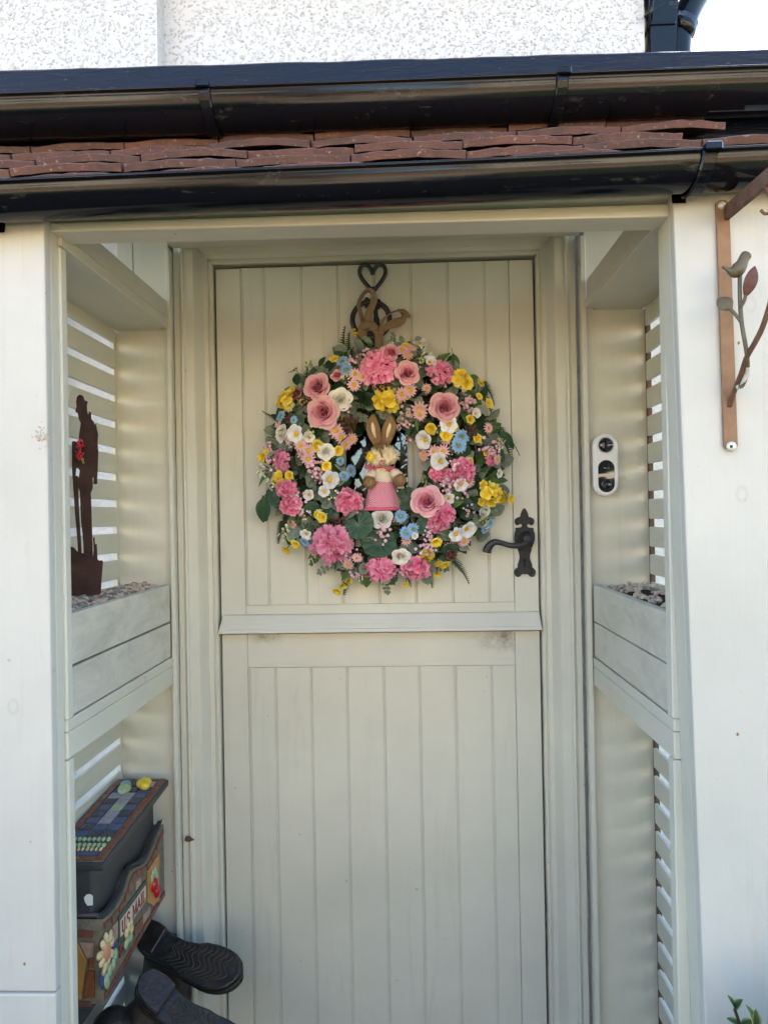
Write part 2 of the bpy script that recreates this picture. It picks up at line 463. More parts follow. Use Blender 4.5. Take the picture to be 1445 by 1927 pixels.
# ------------------------------------------------------------------ mesh builder
class MB:
    def __init__(self):
        self.v, self.f, self.c, self.sm = [], [], [], []

    def add(self, verts, faces, fac=0.5, smooth=False):
        o = len(self.v)
        self.v += [tuple(p) for p in verts]
        self.c += list(fac) if isinstance(fac, (list, tuple)) else [fac] * len(verts)
        self.f += [tuple(i + o for i in q) for q in faces]
        self.sm += [smooth] * len(faces)
        return self

    def box(self, x0, x1, y0, y1, z0, z1, bev=0.0, seg=1):
        p = [Vector((x, y, z)) for z in (z0, z1) for y in (y0, y1) for x in (x0, x1)]
        return self.hexa(p, bev, seg)

    def hexa(self, p, bev=0.0, seg=1, fac=0.5):
        """8 corners: z-low (y0x0,y0x1,y1x0,y1x1) then z-high"""
        fs = [(0, 2, 3, 1), (4, 5, 7, 6), (0, 1, 5, 4), (2, 6, 7, 3), (0, 4, 6, 2), (1, 3, 7, 5)]
        if bev <= 0:
            return self.add(p, fs, fac)
        bm = bmesh.new()
        vs_ = [bm.verts.new(q) for q in p]
        for q in fs:
            bm.faces.new([vs_[i] for i in q])
        bm.normal_update()
        bmesh.ops.recalc_face_normals(bm, faces=bm.faces)
        bmesh.ops.bevel(bm, geom=bm.edges[:], offset=bev, segments=seg, affect='EDGES', profile=0.6)
        bm.verts.index_update()
        self.add([q.co.copy() for q in bm.verts], [[q.index for q in fc.verts] for fc in bm.faces], fac)
        bm.free()
        return self

    def prism(self, pts, ext, bev=0.0, fac=0.5):
        """closed polygon pts (3-D, planar) pushed along the vector ext"""
        bm = bmesh.new()
        ext = Vector(ext)
        a = [bm.verts.new(Vector(q)) for q in pts]
        fc = bm.faces.new(a)
        r_ = bmesh.ops.extrude_face_region(bm, geom=[fc])
        for g_ in r_['geom']:
            if isinstance(g_, bmesh.types.BMVert):
                g_.co += ext
        bmesh.ops.recalc_face_normals(bm, faces=bm.faces)
        if bev:
            ed = [e for e in bm.edges if len(e.link_faces) == 2 and e.calc_face_angle(0) > 0.6]
            bmesh.ops.bevel(bm, geom=ed, offset=bev, segments=1, affect='EDGES')
        bmesh.ops.triangulate(bm, faces=[q for q in bm.faces if len(q.verts) > 4])
        bm.verts.index_update()
        self.add([q.co.copy() for q in bm.verts], [[q.index for q in fc.verts] for fc in bm.faces], fac)
        bm.free()
        return self

    def tube(self, path, rad, n=10, caps=True, fac=0.5, flat=1.0, updir=None, closed=False):
        path = [Vector(q) for q in path]
        k = len(path)
        rads = rad if isinstance(rad, (list, tuple)) else [rad] * k
        rings = []
        nrm = None
        for i, q in enumerate(path):
            a = path[(i - 1) % k] if (closed or i > 0) else q
            c_ = path[(i + 1) % k] if (closed or i < k - 1) else q
            d = (c_ - a).normalized()
            if updir is not None:
                nrm = (Vector(updir) - d * d.dot(Vector(updir))).normalized()
            elif nrm is None:
                h = Vector((0, 0, 1)) if abs(d.z) < 0.9 else Vector((1, 0, 0))
                nrm = (h - d * d.dot(h)).normalized()
            else:
                nrm = (nrm - d * d.dot(nrm)).normalized()
            bi = d.cross(nrm)
            rings.append([q + (nrm * math.cos(2 * math.pi * j / n) * flat + bi * math.sin(2 * math.pi * j / n)) * rads[i] for j in range(n)])
        vv = [p_ for r_ in rings for p_ in r_]
        ff = []
        for i in range(k if closed else k - 1):
            i2 = (i + 1) % k
            for j in range(n):
                j2 = (j + 1) % n
                ff.append((i * n + j, i * n + j2, i2 * n + j2, i2 * n + j))
        if caps and not closed:
            ff.append(tuple(range(n - 1, -1, -1)))
            ff.append(tuple((k - 1) * n + j for j in range(n)))
        return self.add(vv, ff, fac, True)

    def ball(self, c, r, nu=10, nv=6, scale=(1, 1, 1), fac=0.5):
        c = Vector(c)
        vv = [c + Vector((0, 0, -r * scale[2]))]
        for i in range(1, nv):
            a = -math.pi / 2 + math.pi * i / nv
            for j in range(nu):
                b_ = 2 * math.pi * j / nu
                vv.append(c + Vector((r * scale[0] * math.cos(a) * math.cos(b_), r * scale[1] * math.cos(a) * math.sin(b_), r * scale[2] * math.sin(a))))
        vv.append(c + Vector((0, 0, r * scale[2])))
        ff = []
        for j in range(nu):
            ff.append((0, 1 + (j + 1) % nu, 1 + j))
        for i in range(nv - 2):
            for j in range(nu):
                a = 1 + i * nu
                ff.append((a + j, a + (j + 1) % nu, a + nu + (j + 1) % nu, a + nu + j))
        top = len(vv) - 1
        a = 1 + (nv - 2) * nu
        for j in range(nu):
            ff.append((top, a + j, a + (j + 1) % nu))
        return self.add(vv, ff, fac, True)

    def lathe(self, prof, c=(0, 0, 0), axis='z', n=24, fac=0.5, sx=1.0, sy=1.0, closed=True):
        """prof: list of (radius, height); axis z or y (towards -y)"""
        c = Vector(c)
        vv, ff = [], []
        for (r_, h) in prof:
            for j in range(n):
                a = 2 * math.pi * j / n
                if axis == 'z':
                    vv.append(c + Vector((r_ * math.cos(a) * sx, r_ * math.sin(a) * sy, h)))
                else:
                    vv.append(c + Vector((r_ * math.cos(a) * sx, -h, r_ * math.sin(a) * sy)))
        for i in range(len(prof) - 1):
            for j in range(n):
                j2 = (j + 1) % n
                ff.append((i * n + j, i * n + j2, (i + 1) * n + j2, (i + 1) * n + j))
        if closed:
            ff.append(tuple(range(n - 1, -1, -1)))
            ff.append(tuple((len(prof) - 1) * n + j for j in range(n)))
        return self.add(vv, ff, fac, True)

    def grid(self, fn, nu, nv, fac=None, smooth=True):
        """fn(u,v)->(point, fac) with u,v in 0..1"""
        vv, cc = [], []
        for i in range(nv + 1):
            for j in range(nu + 1):
                q, c_ = fn(j / nu, i / nv)
                vv.append(q); cc.append(c_)
        ff = [(i * (nu + 1) + j, i * (nu + 1) + j + 1, (i + 1) * (nu + 1) + j + 1, (i + 1) * (nu + 1) + j) for i in range(nv) for j in range(nu)]
        return self.add(vv, ff, cc, smooth)

    def mesh(self, name):
        me = bpy.data.meshes.new(name)
        me.from_pydata(self.v, [], self.f)
        me.polygons.foreach_set('use_smooth', self.sm)
        at_ = me.attributes.new('fac', 'FLOAT', 'POINT')
        at_.data.foreach_set('value', self.c)
        me.update()
        return me


WORLD_OF = {}


def link(name, me, mat, parent=None, loc=None, rot=None, scale=None, local=False):
    o = bpy.data.objects.new(name, me)
    COL.objects.link(o)
    if mat:
        if not me.materials:
            me.materials.append(MATS[mat])
        elif me.materials[0] != MATS[mat]:
            o.material_slots[0].link = 'OBJECT'
            o.material_slots[0].material = MATS[mat]
    L = Vector(loc or (0, 0, 0))
    if parent is not None:
        o.parent = parent
        if not local:
            L = L - WORLD_OF.get(parent.name, Vector((0, 0, 0)))
    o.location = L
    if rot is not None:
        if isinstance(rot, Quaternion):
            o.rotation_mode = 'QUATERNION'
            o.rotation_quaternion = rot
        else:
            o.rotation_euler = rot
    if scale is not None:
        o.scale = scale if hasattr(scale, '__len__') else (scale,) * 3
    WORLD_OF[o.name] = Vector(loc or (0, 0, 0))
    return o


def part(name, mb, mat, parent=None, **kw):
    return link(name, mb.mesh(name), mat, parent, **kw)


def tag(o, label, cat, group=None):
    o['label'] = label
    o['category'] = cat
    if group:
        o['group'] = group
    return o


def thing(name, loc, label, cat, group=None):
    o = bpy.data.objects.new(name, None)
    COL.objects.link(o)
    o.location = loc
    o.empty_display_size = 0.05
    WORLD_OF[o.name] = Vector(loc)
    return tag(o, label, cat, group)


def structure(o):
    o['kind'] = 'structure'
    return o


def smooth_path(pts, n=8):
    """Catmull-Rom through the points"""
    P_ = [Vector(q) for q in pts]
    out = []
    for i in range(len(P_) - 1):
        a = P_[max(i - 1, 0)]; b_ = P_[i]; c_ = P_[i + 1]; d = P_[min(i + 2, len(P_) - 1)]
        for k in range(n):
            s = k / n
            out.append(0.5 * ((2 * b_) + (c_ - a) * s + (2 * a - 5 * b_ + 4 * c_ - d) * s * s + (3 * b_ - a - 3 * c_ + d) * s ** 3))
    out.append(P_[-1])
    return out


def lerp(a, b_, s):
    return a + (b_ - a) * s


# =================================================================== SETTING
structure(part('ground', MB().add([(-40, -60, -0.02), (40, -60, -0.02), (40, 30, -0.02), (-40, 30, -0.02)], [(0, 1, 2, 3)]), 'paving'))
simple('drive_gravel', (0.62, 0.50, 0.34), 0.9, 0, 3, (0.56, 0.44, 0.29), 0.6, 40, 0.01)
structure(part('driveway', MB().add([(-30, -40, -0.014), (30, -40, -0.014), (30, -3.6, -0.014), (-30, -3.6, -0.014)], [(0, 1, 2, 3)]), 'drive_gravel'))
structure(part('doorstep', MB().box(-0.50, 0.50, -0.62, 0.02, -0.02, 0.028, 0.006), 'paving'))

# ------------------------------------------------------------------ the house
house = thing('cottage', (0, 1, 0), 'white pebbledashed cottage wall rising behind the porch roof', 'house')
# wall with a doorway (pieces butt end to end)
part('upper_wall', MB().box(-6, -0.52, -0.055, 0.25, 2.2, 2.95)
     .box(0.42, 0.686, 0.0, 0.25, 2.2, 2.95)
     .box(-0.52, 0.42, 0.0, 0.25, 2.2, 2.95)
     .box(0.39, 0.686, 0.25, 6, 2.2, 2.95)
     .box(-6, -0.72, 0.25, 6, 2.2, 2.95), 'pebbledash', house)
simple('wall_brightened', (0.82, 0.825, 0.83), 0.85, 0, 26, (0.70, 0.70, 0.69), 0.8, 130, 0.006)  # same white wall, colour brightened to stand in for daylight behind the slats
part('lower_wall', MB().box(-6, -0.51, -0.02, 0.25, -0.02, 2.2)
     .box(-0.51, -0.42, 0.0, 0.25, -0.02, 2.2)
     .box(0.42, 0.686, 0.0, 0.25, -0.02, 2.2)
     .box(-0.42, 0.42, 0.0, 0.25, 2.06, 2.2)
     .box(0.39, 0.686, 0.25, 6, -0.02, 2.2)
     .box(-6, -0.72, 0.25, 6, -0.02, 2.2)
     .box(0.686, 2.6, 0.003, 0.22, -0.02, 2.30), 'wall_brightened', house)
part('room', MB().add([(-0.7, 0.26, 0), (0.38, 0.26, 0), (0.38, 1.8, 0), (-0.7, 1.8, 0), (-0.7, 0.26, 2.3), (0.38, 0.26, 2.3), (0.38, 1.8, 2.3), (-0.7, 1.8, 2.3)],
                      [(0, 1, 2, 3), (4, 7, 6, 5), (2, 6, 7, 3), (1, 5, 6, 2), (0, 3, 7, 4)]), 'room', house)
part('roof', MB().prism([(-6.2, -0.22, 2.93), (-6.2, 3.0, 4.2), (-6.2, 6.3, 2.93)], (7.0, 0, 0)), 'clay_tile', house)
simple('dash_stone', (0.58, 0.585, 0.60), 0.85, 0, 90, (0.52, 0.525, 0.535), 0.5, 300)
simple('dash_stone_grey', (0.42, 0.42, 0.435), 0.85, 0, 90, (0.51, 0.515, 0.53), 0.5, 300)
pr_ = random.Random(17)
mbs = [MB(), MB()]
for k in range(7600):
    x = pr_.uniform(-0.98, 0.68); z = pr_.uniform(2.42, 2.80)
    yw = -0.055 if x < -0.522 else 0.0
    r_ = pr_.uniform(0.0018, 0.0040)
    bl = MB().ball((0, 0, 0), r_, 6, 4, (1.0, 0.38, pr_.uniform(0.6, 0.95)))
    rm = Matrix.Rotation(pr_.uniform(0, 3.1), 3, 'Y')
    bl.v = [rm @ (Vector(q) * (1 + 0.3 * noise.noise(Vector(q) * (0.8 / r_) + Vector((k * 1.7, 0, 0))))) + Vector((x, yw - r_ * 0.10, z)) for q in bl.v]
    mbs[0 if pr_.random() < 0.80 else 1].add(bl.v, bl.f, 0.5, True)
part('pebbles', mbs[0], 'dash_stone', house)['kind'] = 'stuff'
part('pebbles', mbs[1], 'dash_stone_grey', house)['kind'] = 'stuff'
# black timber beam that carries the upper gutter, flat roof behind it
def beam_top(x): return 2.309 - 0.012 * (x - 0.04)
L_, R_ = -0.82, 0.88
nb_ = 46
vv, ff = [], []
for i in range(nb_ + 1):
    x = lerp(L_, R_, i / nb_)
    wv = 0.0022 * noise.noise((x * 9, 0, 0)) + 0.0015 * noise.noise((x * 31, 4, 0))
    zt = beam_top(x) + wv
    vv += [(x, -0.385, 2.06), (x, -0.385, zt - 0.005), (x, -0.380, zt), (x, -0.33, zt + 0.001), (x, -0.33, 2.06)]
for i in range(nb_):
    for j in range(4):
        ff.append((i * 5 + j, (i + 1) * 5 + j, (i + 1) * 5 + j + 1, i * 5 + j + 1))
    ff.append((i * 5 + 4, (i + 1) * 5 + 4, (i + 1) * 5, i * 5))
ff += [(0, 1, 2, 3, 4), tuple(nb_ * 5 + q for q in (4, 3, 2, 1, 0))]
part('eaves_beam', MB().add(vv, ff), 'black_timber', house)
part('flat_roof', MB().box(-0.80, 0.86, -0.328, -0.058, 2.22, 2.285), 'lead_flashing', house)
# grey service pipe fixed to the wall left of the porch
part('service_pipe', MB().box(-0.812, -0.785, -0.085, -0.0565, 0.0, 2.2, 0.006, 2), 'pipe_grey', house)

# rainwater pipe and hopper on the corner of the upper storey
dp = thing('downpipe', (0.75, 0.05, 2.3), 'black rainwater pipe and box at the upper wall corner against the sky', 'downpipe')
pa, pb, pc = at(1274, 96, 0.05), at(1283, 50, 0.05), at(1312, -12, 0.05)
part('pipe', MB().tube(smooth_path([pa + Vector((-0.005, 0, -0.25)), pa, pb, pc, pc + Vector((0.12, 0, 0.16))], 5), 0.034, 16), 'gutter_black', dp)
q0 = at(1212, 92, 0.05)
part('collar', MB().tube([pb + Vector((-0.012, 0, -0.022)), pb + Vector((0.008, 0, 0.010))], 0.0385, 18), 'gutter_black', dp)
bx0 = at(1213, 50, 0.03); bx1 = at(1256, 50, 0.03)
part('box', MB().hexa([Vector((bx0.x, 0.0, 2.30)), Vector((bx1.x - .004, 0.0, 2.30)), Vector((bx0.x, 0.1, 2.30)), Vector((bx1.x - .004, 0.1, 2.30)),
                       Vector((bx0.x, -0.02, 2.80)), Vector((bx1.x + 0.02, -0.02, 2.80)), Vector((bx0.x, 0.1, 2.80)), Vector((bx1.x + 0.02, 0.1, 2.80))], 0.006, 2), 'gutter_black', dp)
part('bracket', MB().tube(smooth_path([at(1214, 32, -0.02), at(1222, 22, -0.03), at(1226, 4, -0.03), at(1224, -14, -0.02)], 5), 0.006, 8), 'gutter_black', dp)
part('joint', MB().box(bx0.x - 0.002, bx1.x + 0.004, -0.016, 0.10, 2.598, 2.606, 0.001), 'gutter_black', dp)


# ------------------------------------------------------------------ gutters
def gutter(name, xa, xb, yc, zlip, fall, rad, wall=0.003):
    mb = MB()
    n, k = 30, 40
    prof = []
    for j in range(n + 1):
        a = math.pi * j / n
        prof.append((yc - rad * math.cos(a), -rad * math.sin(a)))
    # rolled front lip
    lip = [(yc - rad - 0.0035, 0.000), (yc - rad - 0.0045, 0.0035), (yc - rad - 0.001, 0.006), (yc - rad + 0.004, 0.0045)]
    inner = [(yc + (rad - wall) * math.cos(math.pi * j / n), -(rad - wall) * math.sin(math.pi * j / n)) for j in range(n + 1)]
    full = lip[::-1] + prof + [(yc + rad, 0.005), (yc + rad - wall, 0.005)] + inner
    vv, ff = [], []
    for i in range(k + 1):
        x = lerp(xa, xb, i / k)
        sag = 0.0012 * math.sin(x * 5.0 + rad * 90)
        for (y, z) in full:
            vv.append((x, y + sag * 0.6, zlip + fall * x + z + sag))
    mlen = len(full)
    for i in range(k):
        for j in range(mlen):
            j2 = (j + 1) % mlen
            ff.append((i * mlen + j, i * mlen + j2, (i + 1) * mlen + j2, (i + 1) * mlen + j))
    mb.add(vv, ff, 0.5, True)
    return mb


def bracket(x, yc, zlip, rad, tail, side=0.0):
    """strap that wraps the outside of a half-round gutter"""
    mb = MB()
    w_ = 0.011
    rr = rad + 0.0035
    pts = [(yc - rr - 0.004, 0.008), (yc - rr - 0.006, 0.002)] + [(yc - rr * math.cos(a), -rr * math.sin(a)) for a in [math.pi * j / 16 for j in range(17)]]
    pts += tail
    vv, ff = [], []
    for i, (y, z) in enumerate(pts):
        a = pts[max(i - 1, 0)]; c_ = pts[min(i + 1, len(pts) - 1)]
        d = Vector((c_[0] - a[0], c_[1] - a[1])).normalized()
        nrm = Vector((d.y, -d.x)) * -0.003
        for s in (-1, 1):
            vv += [(x + s * w_ + side * i / len(pts), y, zlip + z), (x + s * w_ * 0.8 + side * i / len(pts), y - nrm.x, zlip + z - nrm.y)]
    for i in range(len(pts) - 1):
        a, b_ = i * 4, i * 4 + 4
        ff += [(a, a + 2, b_ + 2, b_), (a + 1, b_ + 1, b_ + 3, a + 3), (a, b_, b_ + 1, a + 1), (a + 2, a + 3, b_ + 3, b_ + 2)]
    mb.add(vv, ff, 0.5, False)
    mb.box(x - w_ - 0.001, x + w_ + 0.001, yc - rr - 0.011, yc - rr + 0.008, zlip - 0.004, zlip + 0.009, 0.002)
    return mb


ug_r, ug_y, ug_z, ug_f = 0.054, -0.443, 2.195, -0.003
ug = thing('rain_gutter', (0, ug_y, 2.1), 'upper black half-round gutter hung on the dark beam above the tiles', 'gutter', 'porch gutters')
part('channel', gutter('channel', -0.84, 0.90, ug_y, ug_z, ug_f, ug_r), 'gutter_black', ug)
for px, py in ((383, 165), (1060, 132)):
    x = at(px, py, ug_y - ug_r).x
    part('bracket', bracket(x, ug_y, ug_z + ug_f * x, ug_r, [(ug_y + ug_r + 0.002, -0.03), (ug_y + ug_r + 0.002, -0.075)], 0.012 if px < 700 else -0.014), 'gutter_black', ug)
lg_r, lg_y, lg_z, lg_f = 0.041, -0.709, 1.918, 0.010
lg = thing('rain_gutter', (0, lg_y, 1.88), 'lower black gutter along the porch front under the clay tiles', 'gutter', 'porch gutters')
part('channel', gutter('channel', -0.74, 0.78, lg_y, lg_z, lg_f, lg_r), 'gutter_black', lg)
for px, py in ((1338, 285), (-72, 350)):
    x = at(px, py, lg_y - lg_r).x
    part('bracket', bracket(x, lg_y, lg_z + lg_f * x, lg_r, [(lg_y + lg_r - 0.006, -0.043)], -0.020 if px > 0 else 0.012), 'gutter_black', lg)

# ------------------------------------------------------------------ tiled porch roof
roof = thing('porch_roof', (0, -0.5, 1.95), 'small pitched porch roof of worn red clay tiles between two black gutters', 'roof')
PIT = R(34)
sl, cl = math.sin(PIT), math.cos(PIT)
rt = random.Random(11)


def tile_mesh(width, camber, seed):
    mb = MB()
    n = 12
    th = 0.0125
    ln = 0.265
    rg = random.Random(seed)
    vv, ff = [], []
    for k, s in enumerate((0.0, 0.08, 1.0)):
        for j in range(n + 1):
            u = j / n - 0.5
            h = camber * (1 - (2 * u) ** 2) * (1.0 if k < 2 else 0.6)
            jt = 0.0016 * noise.noise((u * 14, seed * 3.7, k)) if k == 0 else 0
            tt = th * (1 + 0.22 * noise.noise((u * 9, seed * 1.3, 5.0)))
            cr = 0.0022 if k == 0 else 0
            vv.append((u * width, s * ln + jt + cr, h + tt - cr * 0.3))
            vv.append((u * width, s * ln + jt, h + tt * 0.85))
            vv.append((u * width, s * ln + jt, h + 0.0015 * noise.noise((u * 40, seed, 2))))
    m3 = (n + 1) * 3
    for k in range(2):
        for j in range(n):
            a, b_ = k * m3 + j * 3, (k + 1) * m3 + j * 3
            ff.append((a, a + 3, b_ + 3, b_))
            ff.append((a + 2, b_ + 2, b_ + 5, a + 5))
    for j in range(n):
        a = j * 3
        ff.append((a, a + 1, a + 4, a + 3)); ff.append((a + 1, a + 2, a + 5, a + 4))
    for k in range(2):
        for e in (0, n):
            a, b_ = k * m3 + e * 3, (k + 1) * m3 + e * 3
            ff += [(a, b_, b_ + 1, a + 1), (a + 1, b_ + 1, b_ + 2, a + 2)]
    mb.add(vv, ff, 0.5, False)
    return mb.mesh('tile')


tmeshes = [tile_mesh(0.1835, c_, i) for i, c_ in enumerate((0.005, 0.003, 0.007, 0.0015, 0.004))]
TW = 0.185
for k in range(6):
    y0 = -0.735 + 0.078 * k
    z0 = 1.916 + 0.0535 * k
    right = (0.80, 0.74, 0.555, 0.66, 0.655, 0.62)[k]
    x = right
    while x > -0.72:
        cx_ = x - TW / 2
        z = z0 + 0.0025 * noise.noise((cx_ * 3, k * 2.0, 0)) + (0.007 * cx_ if k > 0 else 0.009 * cx_)
        link('tile', rt.choice(tmeshes), 'clay_tile', roof, loc=(cx_, y0 + rt.uniform(-0.004, 0.004), z),
             rot=(R(23.5) + rt.uniform(-0.015, 0.015), rt.uniform(-0.012, 0.012), rt.uniform(-0.006, 0.006)))
        x -= TW + rt.uniform(0.0, 0.003)
part('underfelt', MB().add([(-0.74, -0.70, 1.928), (0.66, -0.70, 1.928), (0.66, -0.386, 2.13), (-0.74, -0.386, 2.13)], [(0, 1, 2, 3)]), 'dark_void', roof)

# ------------------------------------------------------------------ timber porch
porch = thing('timber_porch', (0, -0.4, 0), 'greige painted timber porch with slatted side niches around the door', 'porch')
XL, XR = -0.500, 0.511        # inner faces of the side walls
SLX_L, SLX_R = -0.634, 0.652  # slatted outer walls
YF = -0.67


def vboard(mb, p_top, p_bot, zt, zb, y0, y1, other, bev=0.004):
    """front board whose visible edge leans: p_top/p_bot give the edge x at two heights, other = far edge x"""
    def xe(z):
        s = (z - p_bot.z) / (p_top.z - p_bot.z)
        return p_bot.x + (p_top.x - p_bot.x) * s
    a, b_ = xe(zb), xe(zt)
    if other < a:
        pts = [(other, y0, zb), (a, y0, zb), (other, y1, zb), (a, y1, zb), (other, y0, zt), (b_, y0, zt), (other, y1, zt), (b_, y1, zt)]
    else:
        pts = [(a, y0, zb), (other, y0, zb), (a, y1, zb), (other, y1, zb), (b_, y0, zt), (other, y0, zt), (b_, y1, zt), (other, y1, zt)]
    return mb.hexa([Vector(q) for q in pts], bev, 2)


lt, lb = at(83, 430, YF), at(105, 1870, YF)
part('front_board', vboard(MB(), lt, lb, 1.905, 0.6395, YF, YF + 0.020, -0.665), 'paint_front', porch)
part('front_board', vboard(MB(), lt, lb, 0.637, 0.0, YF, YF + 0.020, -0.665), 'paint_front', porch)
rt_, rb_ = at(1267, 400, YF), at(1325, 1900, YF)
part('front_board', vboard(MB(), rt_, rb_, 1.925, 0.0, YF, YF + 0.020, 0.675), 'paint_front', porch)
# posts behind the boards
part('post', vboard(MB(), lt + Vector((-0.001, 0, 0)), lb + Vector((-0.001, 0, 0)), 1.90, 0.0, YF + 0.0215, -0.622, -0.655, 0.003), 'paint_v', porch)
part('post', vboard(MB(), rt_ + Vector((0.001, 0, 0)), rb_ + Vector((0.001, 0, 0)), 1.92, 0.0, YF + 0.0215, -0.606, 0.665, 0.003), 'paint_v', porch)
# lintel: recessed board, lit lower strip
part('lintel', MB().box(-0.66, 0.66, -0.652, -0.61, 1.927, 1.946, 0.002), 'paint_h', porch)
part('lintel', MB().hexa([Vector(q) for q in [(-0.520, -0.660, 1.898), (0.520, -0.660, 1.896), (-0.520, -0.61, 1.898), (0.520, -0.61, 1.896),
                                              (-0.535, -0.660, 1.925), (0.540, -0.660, 1.925), (-0.535, -0.61, 1.925), (0.540, -0.61, 1.925)]], 0.003, 1), 'paint_h', porch)
a, b_ = at(95, 437, -0.645), at(1260, 408, -0.645)
part('lintel_strip', MB().hexa([Vector((a.x - .0, -0.648, a.z)), Vector((b_.x, -0.648, b_.z)), Vector((a.x, -0.59, a.z)), Vector((b_.x, -0.59, b_.z)),
                                Vector((a.x, -0.648, 1.893)), Vector((b_.x, -0.648, 1.891)), Vector((a.x, -0.59, 1.893)), Vector((b_.x, -0.59, 1.891))], 0.003, 2), 'paint_h', porch)
# ceiling lining of the porch
part('ceiling', MB().hexa([Vector(q) for q in [(-0.66, -0.608, 1.930), (0.66, -0.608, 1.930), (-0.66, -0.12, 2.19), (0.66, -0.12, 2.19), (-0.66, -0.608, 1.938), (0.66, -0.608, 1.938), (-0.66, -0.12, 2.198), (0.66, -0.12, 2.198)]]), 'paint_h', porch)
part('head_beam', MB().box(-0.489, 0.499, -0.118, -0.066, 2.062, 2.20, 0.003, 1), 'paint_h', porch)

for S in (-1, 1):
    xi = XL if S < 0 else XR
    xs = SLX_L if S < 0 else SLX_R
    zc = 1.866 if S < 0 else 1.886        # niche ceiling
    zp0, zp1 = (1.065, 1.241) if S < 0 else (1.054, 1.226)
    # rear panel boards
    if S < 0:
        part('rear_board', MB().box(-0.652, -0.503, -0.052, -0.0225, 0.03, 1.884, 0.0015), 'paint_v', porch)
        part('rear_board', MB().box(-0.590, -0.503, -0.052, -0.0225, 1.8845, 2.185, 0.0015), 'paint_v', porch)
        part('rear_board', MB().box(-0.632, -0.5915, -0.052, -0.0225, 1.8845, 2.185, 0.0015), 'paint_v', porch)
    else:
        part('rear_board', MB().box(0.513, 0.670, -0.052, -0.025, 0.03, 2.185, 0.0015), 'paint_v', porch)
    # rear upright next to the door frame
    x0, x1 = (-0.5025, -0.4915) if S < 0 else (0.4985, 0.5115)
    part('upright', MB().box(x0, x1, -0.078, -0.0535, 0.03, 2.06, 0.002), 'paint_v', porch)
    # top rail of the niche: fascia and cover strip, then the ceiling board
    yb, yf = -0.080, (-0.621 if S < 0 else -0.605)
    part('top_rail', MB().box(min(xi, xi + S * 0.022), max(xi, xi + S * 0.022), yf, yb, zc + 0.022, zc + 0.066, 0.002), 'paint_d', porch)
    part('top_rail', MB().box(min(xi - S * 0.003, xi + S * 0.020), max(xi - S * 0.003, xi + S * 0.020), yf, yb, zc - 0.001, zc + 0.0205, 0.0015), 'paint_d', porch)
    xa_, xb_ = sorted((xi + S * 0.0205, xs - S * 0.0005))
    part('niche_ceiling', MB().box(xa_, xb_, yf, -0.0525, zc + 0.001, zc + 0.02, 0.0), 'paint_d', porch)
    # shelf rail under the planter
    part('shelf_rail', MB().box(min(xi, xi + S * 0.024), max(xi, xi + S * 0.024), yf, yb, zp0 - 0.0215, zp0 - 0.001, 0.0015), 'paint_d', porch)
    part('shelf_rail', MB().box(min(xi, xi + S * 0.022), max(xi, xi + S * 0.022), yf, yb, zp0 - 0.068, zp0 - 0.0225, 0.002), 'paint_d', porch)
    xa_, xb_ = sorted((xi + S * 0.0245, xs - S * 0.0005))
    part('shelf', MB().box(xa_, xb_, yf, -0.0525, zp0 - 0.0225, zp0 - 0.002), 'paint_d', porch)
    # battens that close the niche against the post (upper and lower)
    xa_, xb_ = sorted((xi - S * 0.001, xi + S * 0.02))
    part('batten', MB().box(xa_, xb_, yf - 0.0005, yf + (0.021 if S < 0 else 0.026), zp0 - 0.0005, zc - 0.002, 0.002), 'paint_v', porch)
    part('batten', MB().box(xa_, xb_, yf - 0.0005, yf + (0.021 if S < 0 else 0.026), 0.03, zp0 - 0.069, 0.002), 'paint_v', porch)
    # slats on the outer wall, bare batten behind them at the back
    per = 0.0645 if S < 0 else 0.0660
    z = 1.836 if S < 0 else 1.842
    xa_, xb_ = sorted((xs, xs + S * 0.009))
    part('slat', MB().box(xa_, xb_, -0.600, -0.066, z, zc + 0.019, 0.0015), 'paint_d', porch)
    while z > 0.12:
        g_ = 0.0175 if S < 0 else 0.0190
        part('slat', MB().box(xa_, xb_, -0.600, -0.066, z - per, z - g_, 0.0015), 'paint_d', porch)
        z -= per
    xq_, xr_ = sorted((xs + S * 0.0035, xs + S * 0.013))
    part('slat_batten', MB().box(xq_, xr_, -0.0655, -0.0525, 0.03, zc), 'raw_timber' if S > 0 else 'paint_v', porch)
    xa_, xb_ = sorted((xs + S * 0.0095, xs + S * 0.030))
    part('slat_batten', MB().box(xa_, xb_, -0.600, -0.570, 0.0, 1.90), 'paint_v', porch)

simple('flaked', (0.50, 0.45, 0.36), 0.95, 0, 120, (0.40, 0.34, 0.25), 0.6, 250)
mb = MB()
cr_ = random.Random(12)
for k in range(34):
    p_ = at(66 + cr_.gauss(12, 7), 818 + cr_.gauss(0, 11), YF - 0.0005)
    p_.x = min(p_.x, -0.5015)
    rk = MB().ball((0, 0, 0), cr_.uniform(0.0012, 0.0030), 6, 4, (1.3, 0.4, 0.45))
    rm = Matrix.Rotation(cr_.uniform(-0.9, 0.9), 3, 'Y')
    mb.add([rm @ Vector(q) + p_ for q in rk.v], rk.f)
part('flaked_patch', mb, 'flaked', porch)
for x, y in ((46, 1815), (1388, 1382), (1390, 645), (1256, 1338)):
    Yk = YF if x != 1256 else -0.56
    part('nail_head', MB().ball(at(x, y, Yk) if x != 1256 else atx(x, y, XR), 0.0022, 8, 5, (1, 0.35, 1.3) if x != 1256 else (0.35, 1, 1)), 'rust_bar', porch)

